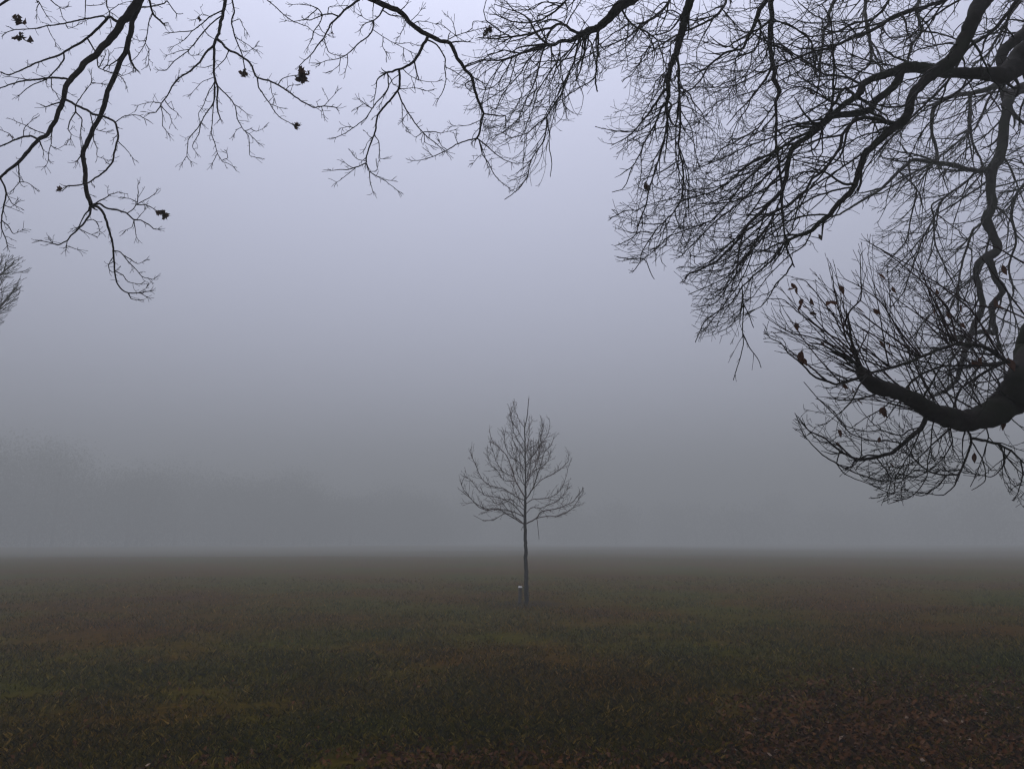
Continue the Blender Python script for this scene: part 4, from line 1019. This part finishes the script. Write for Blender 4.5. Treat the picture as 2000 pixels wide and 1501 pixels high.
REAR = [
 dict(d=(12.4, 11.6), ext=[(12.3, 12.2, 6.4, .34), (11.0, 12.1, 7.6, .24), (9.6, 11.9, 8.4, .14)],
  pts=[(2060,150),(2030,160),(2010,168),(1990,175),(1975,185),(1968,200),(1965,225),(1960,255),(1957,290),(1950,310),(1937,330),(1935,360),(1937,390),(1938,405),(1925,430),(1935,450),(1947,475),(1948,490),(1930,500),(1910,515),(1905,540),(1912,560),(1918,590),(1915,610),(1900,640),(1890,670),(1880,700),(1870,740),(1850,760),(1825,772)],
  ws=[24,22,21,21,20,20,18,18,18,19,19,17,17,17,19,16,16,16,18,14,12,11,11,11,11,11,10,8,7,5], subs=[
  (13,9,[(1932,500),(1937,520),(1945,545),(1958,570),(1945,585),(1937,600),(1940,630),(1945,650),(1930,648),(1910,648),(1893,655)]),
  (6,3,[(1940,640),(1950,670),(1960,700),(1962,740)]),
  (10,3,[(1945,332),(1920,333),(1895,332),(1860,322),(1830,318),(1785,312),(1770,322),(1755,335),(1740,350),(1720,370),(1695,385),(1670,400),(1640,418),(1605,428)]),
  (5,2.4,[(1924,432),(1900,450),(1890,480),(1880,510),(1873,545),(1872,580),(1870,610),(1850,640)]),
  (4.4,2,[(1905,340),(1880,360),(1850,382),(1835,400),(1825,425),(1805,460),(1790,500),(1775,540),(1765,570),(1740,600)]),
  (3.6,2,[(1820,430),(1828,480),(1850,530),(1870,570)]),(3.6,2,[(1815,365),(1820,400),(1825,440),(1795,470),(1770,500),(1745,525)]),
  (5,2.4,[(1870,740),(1880,700),(1905,720),(1900,760)]),(4,2,[(1890,668),(1860,700),(1850,740),(1830,765)]),
  (4,2,[(1757,340),(1790,370),(1780,420),(1770,470),(1745,500)]),(3.4,2,[(1955,300),(1975,330),(1990,370),(2010,420)]),
  (3,1.8,[(1948,330),(1980,310),(2010,330)]),(3,1.8,[(1937,400),(1965,420),(1985,450),(2005,470)]),
  (3.4,2,[(1908,540),(1880,560),(1850,590),(1810,620),(1790,650)]),(3,2,[(1918,590),(1950,620),(1990,640)])], sp=0.22),
 dict(d=(12.9, 13.4), ext=[(12.3, 12.2, 8.2, .20), (11.2, 12.3, 9.0, .15), (10.0, 12.6, 9.4, .10)],
  pts=[(2040,110),(2000,120),(1960,135),(1955,160),(1945,166),(1925,175),(1900,182),(1870,185),(1840,195),(1825,210),(1820,235),(1820,260),(1827,285),(1830,305),(1815,330),(1800,350)],
  ws=[18,16,14,12,11,10,9,8,8,8,7,6,6,5,4,3], subs=[
  (7,3,[(1897,183),(1895,215),(1895,250),(1900,280),(1915,310),(1920,332)]),(5,2.4,[(1950,165),(1930,195),(1920,220),(1905,250),(1880,270),(1850,295),(1830,310),(1800,340)]),
  (12,14,[(1956,150),(1958,172),(1965,196)]),(4,2,[(1840,195),(1810,210),(1780,235),(1740,270),(1720,300)]),
  (4,2,[(1960,225),(1930,260),(1890,290),(1850,330)])], sp=0.22),
 dict(d=(13.5, 13.2), ext=[(12.3, 12.2, 11.8, .14), (10.6, 13.0, 14.0, .10), (8.0, 13.6, 14.2, .07)],
  pts=[(1640,-10),(1625,10),(1618,30),(1620,45),(1608,60),(1607,85),(1603,110),(1602,140),(1600,165)], ws=[7,7,6,7,6,5,5,4,3], subs=[(3,2,[(1618,40),(1590,30),(1560,5)])], sp=0.25),
 dict(d=(13.2, 12.8), ext=[(12.3, 12.2, 11.0, .14), (11.0, 13.0, 13.8, .10), (9.0, 13.4, 14.0, .07)],
  pts=[(1690,-10),(1690,30),(1697,60),(1700,90),(1702,115),(1695,130),(1680,140),(1665,160)], ws=[6,6,6,5.5,5,4,4,3], subs=[(3,2,[(1700,95),(1720,130),(1750,150)]),(3,2,[(1692,40),(1660,60),(1640,80)])], sp=0.22),
 dict(d=(13.6, 13.2), ext=[(12.3, 12.2, 10.4, .14), (11.6, 12.9, 12.6, .10), (10.8, 13.3, 13.4, .06)],
  pts=[(2000,-12),(1990,5),(1975,25),(1960,55),(1945,80),(1930,105),(1900,130),(1880,170),(1860,200)], ws=[7,6,6,5,5,4,3.6,3,2.4], subs=[], sp=0.22),
 dict(d=(14.0, 13.6), ext=[(12.3, 12.2, 10.8, .12), (11.2, 13.2, 13.6, .09), (9.8, 13.8, 14.2, .06)],
  pts=[(1800,-12),(1790,20),(1800,60),(1780,90),(1770,130),(1740,170),(1720,220)], ws=[6,6,5,5,4,3.4,2.6], subs=[], sp=0.2),
 dict(d=(13.0, 12.6), ext=[(12.3, 12.2, 5.2, .14), (11.4, 12.3, 5.6, .10), (10.2, 12.5, 6.0, .06)],
  pts=[(2050,330),(2010,350),(1985,380),(1975,420),(1985,470),(1970,520),(1980,570),(1960,620)], ws=[7,6,5,5,4,4,3,2.6], subs=[], sp=0.2),
]
for L in REAR:
    limb_pass(rear, L, S_G, ENV_G, M_REAR, M_REAR, name="branch")
# ------------------------------------------------------------------ the young tree in the middle of the lawn
base = ground_at(1028, 1179)
base.z = relief(base.x, base.y)
D_Y = (base - CAM).dot(FW)
young = Tree("young_tree", tuple(base), "slender young bare tree with a pointed twiggy crown, alone in the middle of the lawn", "tree", seed=3)
S_Y = style(seg=[0.10, 0.07, 0.05], bend=[0.25, 0.3, 0.3], wig=[0.05, 0.07, 0.08], tropw=[0.06, 0.08, 0.08],
            trop=[(V3(0, 0, .7), V3(0, 0, 1.0)), (V3(0, 0, .8), V3(0, 0, 1.0)), (V3(0, 0, .6), V3(0, 0, .8))],
            len=[0.55, 0.30, 0.13], rad=[0.0070, 0.0048, 0.0036], sp=[0.085, 0.075, 1], first=[0.2, 0.25, 0], rmin=0.0030, maxl=2, ang=(20, 46), scat=0.7)
ENV_Y = [(1034,770),(1050,808),(1068,808),(1090,830),(1100,858),(1119,880),(1122,912),(1148,946),(1148,985),(1112,1012),(1062,1030),(1030,1030),(985,1028),(922,1022),(890,965),(890,940),(914,868),(942,888),(946,842),(970,828),(988,785),(1012,776)]
def build_young():
    rng = young.rng
    tk = Tubes()
    tp = [(1028.5,1187,15),(1028.5,1179,11),(1028.5,1174,8.8),(1028.2,1160,8.8),(1027.8,1130,8.2),(1027.2,1100,7.6),(1026.4,1060,6.6),(1025.6,1030,6.2),(1025.6,1010,5.6),(1025.8,990,5.2),(1026,972,4.6),(1026.4,950,3.4),(1026,920,3.0),(1025.6,890,2.6),(1025.4,860,2.3),(1025,835,2.0),(1029,815,1.7),(1031,800,1.5),(1032,783,1.3)]
    pts, rad = young.trace([t[:2] for t in tp], 9, 1.4, D_Y, D_Y, ws=[t[2] for t in tp], wob=0.02)
    young.skel = []
    young.register(pts, rad)
    P = [p - young.base for p in pts]
    tk.limb(P, rad, 12, lump=0.06); tk.build("trunk", M_YOUNG, young.root)
    br = [(3.6,1.3,[(1025,969),(1007,939),(1002,921),(990,890),(979,878),(964,864),(958,851),(956,838)]),
      (2.6,1.2,[(1025,981),(1004,967),(983,954),(958,948),(943,937),(934,921),(922,890),(920,880)]),
      (2.6,1.2,[(1025,1009),(1004,986),(990,977),(969,970),(948,967),(934,956),(922,940),(912,932)]),
      (2.8,1.2,[(1023,1009),(1000,998),(972,993),(951,994),(930,983),(916,970),(897,955)]),
      (3.4,1.2,[(1024,1026),(1007,1013),(993,1005),(980,997),(967,994),(950,996),(933,988),(905,955),(902,945)]),
      (2.6,1.1,[(1024,1022),(1000,1005),(987,1002),(975,1008),(963,1015),(945,1016),(933,1010),(925,1006)]),
      (3.4,1.2,[(1027,1022),(1047,1012),(1053,1003),(1062,997),(1083,994),(1100,988),(1118,980),(1133,962),(1138,955)]),
      (2.4,1.1,[(1045,1013),(1058,1009),(1075,1007),(1088,1008),(1102,1002),(1117,993),(1130,975),(1138,962)]),
      (2.2,1.1,[(1026,986),(1042,974),(1055,974),(1069,972),(1086,965),(1098,951),(1107,925),(1109,915)]),
      (3.2,1.2,[(1026,977),(1034,963),(1042,950),(1053,916),(1059,897),(1063,883),(1076,869),(1080,858)]),
      (2.2,1.1,[(1037,957),(1050,944),(1060,935),(1077,927),(1095,916),(1106,904),(1109,902),(1111,890)]),
      (2.2,1.1,[(1026,916),(1034,899),(1046,883),(1060,862),(1070,848),(1074,827),(1073,820)]),
      (1.8,1.1,[(1026,885),(1035,876),(1048,867),(1058,846),(1060,836)]),
      (2.0,1.1,[(1026,920),(1013,902),(1000,893),(993,885),(986,868),(985,850)]),
      (1.8,1.0,[(1025,835),(1014,820),(1008,806),(1003,793)]),(1.8,1.0,[(1025,864),(1014,844),(1000,823),(997,808)]),
      (2.0,1.0,[(1004,932),(983,921),(969,900),(964,883),(958,870)]),(2.0,1.0,[(1003,940),(985,938),(972,920),(957,905),(952,890)]),
      (2.0,1.1,[(1027,1000),(1040,990),(1056,992),(1070,986),(1086,980),(1098,968),(1108,955)]),
      (2.0,1.1,[(1025,995),(1010,985),(1000,975),(985,975),(975,985),(965,980)]),
      (1.2,1.0,[(1049,1011),(1050,1020),(1051,1035),(1053,1052)]),(1.1,.9,[(1022,1026),(1020,1030),(1018,1035)]),
      (1.8,1.0,[(1026,905),(1036,905),(1048,898),(1056,880),(1058,866)]),(1.8,1.0,[(1025,900),(1015,880),(1006,870),(1000,852)]),
      (1.8,1.0,[(1026,950),(1015,935),(1008,915),(1008,895),(1002,880)]),(1.8,1.0,[(1027,940),(1040,925),(1048,915),(1058,912),(1070,900),(1075,885)])]
    for k in range(8):        # limbs towards and away from the camera, none on the outline
        y = rng.uniform(870, 1015); w = (1020 - 0.55 * 0 - y)
        x1 = 1026 + rng.uniform(-60, 60) * (0.4 + 0.6 * (y - 860) / 160)
        br.append((2.0, 1.1, [(1026, y), (1026 + (x1 - 1026) * .4, y - 14), (1026 + (x1 - 1026) * .8, y - 34), (x1, y - 64)]))
    lines, out, k = [], newout(), 0
    for i, (a, b, ln) in enumerate(br):
        s = young.attach(*ln[0]); span = math.hypot(ln[-1][0] - ln[0][0], ln[-1][1] - ln[0][1]) / F_PX * D_Y
        dz = span * rng.uniform(0.2, 0.75) * rng.choice((-1, 1)) if i < len(br) - 8 else span * rng.uniform(0.9, 1.5) * (1 if k % 2 else -1)
        k += 1
        p, r = young.trace(ln, a, b, d1=s[4] + dz, wob=0.05)
        if i in (20, 21):
            finish(young, [(p, r)], newout(), mat=M_SHOOT, name="hanging_twig"); continue
        o = newout()
        sprout(o, p, r, S_Y, rng, ENV_Y, lvl=1, sp=0.062, tstart=0.12, lenf=1.15, taper=0.3)
        sprout(o, p, r, S_Y, rng, ENV_Y, lvl=0, sp=0.33, tstart=0.2, lenf=0.8, taper=0.4)
        finish(young, [(p, [q * .78 for q in r])], o, mat=M_SHOOT, name="branch")
    o = newout(); n = len(pts); s0 = int(n * .72)
    sprout(o, pts[s0:], rad[s0:], S_Y, rng, ENV_Y, lvl=1, sp=0.07, tstart=0.0, lenf=1.0, taper=0.5)
    finish(young, [(pts[s0:], [r * .9 for r in rad[s0:]])], o, mat=M_SHOOT, name="leader")
build_young()

# ------------------------------------------------------------------ the marker stake beside it
def marker():
    b = ground_at(1015, 1180); b.z = relief(b.x, b.y)
    root = bpy.data.objects.new("marker_post", None); root.location = b; COL.objects.link(root)
    tag(root, "short dark wooden stake with a white top beside the young tree", "post")
    d = (b - CAM).dot(FW); w = 6.2 / F_PX * d; h = 33 / F_PX * d
    def box(name, x0, z0, z1, bev, mat, taper=1.0):
        V = []
        for z, s in ((z0, 1), (z0 + bev, 1), (z1 - bev, taper), (z1, taper * 0.8)):
            q = x0 * s; c = q * 0.72
            V += [(-c, -q, z), (c, -q, z), (q, -c, z), (q, c, z), (c, q, z), (-c, q, z), (-q, c, z), (-q, -c, z)]
        F, C = [], []
        for k in range(3):
            for i in range(8):
                a = k * 8 + i; b2 = k * 8 + (i + 1) % 8; F += [a, b2, b2 + 8, a + 8]; C.append(4)
        F += list(range(7, -1, -1)); C.append(8); F += list(range(24, 32)); C.append(8)
        return mesh_from(name, V, F, C, mat, root, smooth=False)
    m, nt, bs = material("stake_wood", 0.85)
    tc = nt.nodes.new("ShaderNodeTexCoord"); n = noise_tex(nt, tc.outputs["Object"], 30, 5)
    r = ramp(nt, [(0.3, (0.03, 0.024, 0.016)), (0.7, (0.065, 0.050, 0.036))]); nt.links.new(n.outputs[0], r.inputs[0]); nt.links.new(r.outputs[0], bs.inputs["Base Color"])
    m2, nt2, bs2 = material("white_paint", 0.5)
    tc = nt2.nodes.new("ShaderNodeTexCoord"); n = noise_tex(nt2, tc.outputs["Object"], 40, 5)
    r = ramp(nt2, [(0.3, (0.62, 0.60, 0.56)), (0.6, (0.82, 0.80, 0.77))]); nt2.links.new(n.outputs[0], r.inputs[0]); nt2.links.new(r.outputs[0], bs2.inputs["Base Color"])
    box("stake", w * .48, -0.15, h - 0.03, 0.006, m)
    box("cap", w * .56, h - 0.033, h, 0.008, m2, 0.95)
    root.rotation_euler = (0.02, 0.03, 0.3)
marker()

# ------------------------------------------------------------------ the tree whose twig tips show at the left edge
def left_tree():
    t = Tree("distant_bare_tree", (-16.4, 19.6, 0), "faint bare tree in the fog whose upswept twig tips show at the left edge", "tree", seed=12)
    rng = t.rng
    tk = Tubes()
    tp = [(0, 0, -.3, .40), (0, 0, .3, .30), (.1, 0, 2.5, .25), (0, .1, 5, .20), (.1, 0, 7.5, .13), (0, 0, 10, .07), (0, 0, 12, .02)]
    a, b = spline([q[:3] for q in tp], [q[3] for q in tp], 0.2)
    T = [Vector(q) for q in a]; R = [float(r[0]) for r in b]
    tk.limb(T, R, 14); tk.build("trunk", M_REAR, t.root)
    S = style(seg=[0.25, 0.16, 0.12, 0.08], bend=[0.15, 0.12, 0.12, 0.1], wig=[0.025, 0.025, 0.03, 0.04], tropw=[0.035, 0.03, 0.03, 0.03],
              trop=[(V3(.1, 0, .6), V3(0.1, 0, .6)), (V3(.5, 0, .4), V3(.5, 0, .4)), (V3(.5, 0, .4), V3(.5, 0, .4)), (Z0, Z0)],
              len=[3.4, 1.6, 0.95, 0.4], rad=[0.05, 0.018, 0.011, 0.008], sp=[0.17, 0.14, 0.2, 1], first=[0.2, 0.15, 0.2, 0], rmin=0.006, maxl=3, ang=(14, 34), scat=0.8)
    pl = -1.0
    for k in range(30):
        h = 3.4 + k * 0.24; i = min(range(len(T)), key=lambda j: abs(T[j].z - h))
        az = k * 2.4 + rng.uniform(-.3, .3)
        d = Vector((math.cos(az), math.sin(az), 0.55)).normalized()
        out = newout()
        p0 = T[i] + t.base
        fr = math.cos(az) > -0.4
        L = 4.6 * (1 - 0.6 * ((h - 3.6) / 8)) * rng.uniform(.8, 1.1)
        if not fr: L *= .8
        # keep the crown's edge where the photograph has it
        S.len[0] = L
        grow(out, p0, d, L, R[i] * .5, 0, S, rng, ENV_L if True else None, rng.uniform(-10, 10))
        if out[0]: finish(t, [out[0][0]], {0: [], 1: out[1], 2: out[2], 3: out[3]}, mat=M_REAR, name="branch")
ENV_L = [(-3000,-900),(-300,100),(-60,440),(0,485),(48,492),(68,512),(52,560),(42,595),(20,622),(0,650),(-40,720),(-3000,900)]
left_tree()

# ------------------------------------------------------------------ woodland that closes the park, far back in the fog
def woodland():
    rs = np.random.RandomState(4); rng = random.Random(4)
    m, nt, b = material("far_foliage", 0.8, 0.1)
    g = nt.nodes.new("ShaderNodeNewGeometry")
    r = ramp(nt, [(0, (0.018, 0.024, 0.012)), (0.6, (0.035, 0.045, 0.022)), (1, (0.06, 0.06, 0.035))])
    nt.links.new(g.outputs["Random Per Island"], r.inputs[0]); nt.links.new(r.outputs[0], b.inputs["Base Color"])
    spots = []
    # x, y, height, spread : a nearer dark group on the left, a further belt round the lawn
    for k in range(34):
        t = k / 33
        az = math.radians(-50 + 46 * t + rng.uniform(-1.5, 1.5)); dd = 180 + 85 * t + rng.uniform(-12, 50)
        spots.append((dd * math.sin(az), dd * math.cos(az), (31 - 13 * t ** 0.8) * rng.uniform(.75, 1.0), rng.uniform(10, 15)))
    for k in range(46):
        a = -1.0 + 2.15 * k / 45 + rng.uniform(-.02, .02); dd = rng.uniform(300, 350)
        spots.append((dd * math.sin(a), dd * math.cos(a), rng.uniform(11, 21), rng.uniform(8, 13)))
    tb = Tubes(); P, Fs = [], []
    nv = 0
    for k, (x, y, h, w) in enumerate(spots):
        a, bb = spline([(x, y, -.3), (x + rng.uniform(-.3, .3), y, h * .3), (x + rng.uniform(-.6, .6), y, h * .65), (x, y, h * .95)], [.45, .33, .2, .04], 1.2)
        tb.limb([Vector(q) for q in a], [float(r[0]) for r in bb], 8)
        n = 15000 if k < 34 else 2500
        cl = 90
        cc = np.array([(rs.uniform(-1, 1), rs.uniform(-1, 1), rs.uniform(0.1, 1)) for _ in range(cl)])
        prof = np.sqrt(np.clip(1 - ((cc[:, 2] - .42) / .62) ** 2, 0.05, 1))
        cc[:, :2] *= prof[:, None]
        kk = rs.randint(0, cl, n)
        q = cc[kk] * [w * .85, w * .85, h * .92] + rs.randn(n, 3) * [w * .30, w * .30, h * .13]
        q[:, 2] = np.where((q[:, 2] > .2) & (q[:, 2] < 31.5), q[:, 2], h * .4)
        s = (0.10 + 0.16 * rs.rand(n)) * (1 if k < 34 else 2.2)
        u = rs.randn(n, 3); u /= np.linalg.norm(u, axis=1, keepdims=True)
        v = np.cross(u, rs.randn(n, 3)); v /= np.linalg.norm(v, axis=1, keepdims=True)
        c = q + [x, y, 0]
        V = np.stack([c - u * s[:, None], c - v * s[:, None] * .7, c + u * s[:, None], c + v * s[:, None] * .6], 1)
        P.append(V.reshape(-1, 3))
    V = np.concatenate(P); n = len(V)
    o = mesh_from("far_woodland", V, np.arange(n), np.full(n // 4, 4), m, smooth=False)
    tag(o, "dim dark belt of woodland dissolving in the fog beyond the lawn", "woodland", kind="stuff")
    tr = tb.build("stems", M_REAR, o)
    tr["kind"] = "stuff"
woodland()
# ------------------------------------------------------------------ the fog itself
def build_haze():
    X, Y0, Y1, Z0_, Z1 = 460, -460, 460, -2.5, HAZE_TOP
    v = [(-X, Y0, Z0_), (X, Y0, Z0_), (X, Y1, Z0_), (-X, Y1, Z0_), (-X, Y0, Z1), (X, Y0, Z1), (X, Y1, Z1), (-X, Y1, Z1)]
    f = [0, 3, 2, 1, 4, 5, 6, 7, 0, 1, 5, 4, 1, 2, 6, 5, 2, 3, 7, 6, 3, 0, 4, 7]
    m = bpy.data.materials.new("haze"); m.use_nodes = True
    nt = m.node_tree; nt.nodes.clear()
    o = nt.nodes.new("ShaderNodeOutputMaterial"); p = nt.nodes.new("ShaderNodeVolumePrincipled")
    p.inputs["Color"].default_value = HAZE_COL
    p.inputs["Density"].default_value = HAZE_D
    p.inputs["Anisotropy"].default_value = HAZE_G
    nt.links.new(p.outputs[0], o.inputs["Volume"])
    h = mesh_from("haze", v, f, [4] * 6, m, smooth=False)
    tag(h, "thick grey morning fog filling the whole park", "fog", kind="stuff")
HAZE_TOP, HAZE_D, HAZE_G, HAZE_COL = 32.0, 0.0098, 0.0, (0.585, 0.60, 0.545, 1)
build_haze()
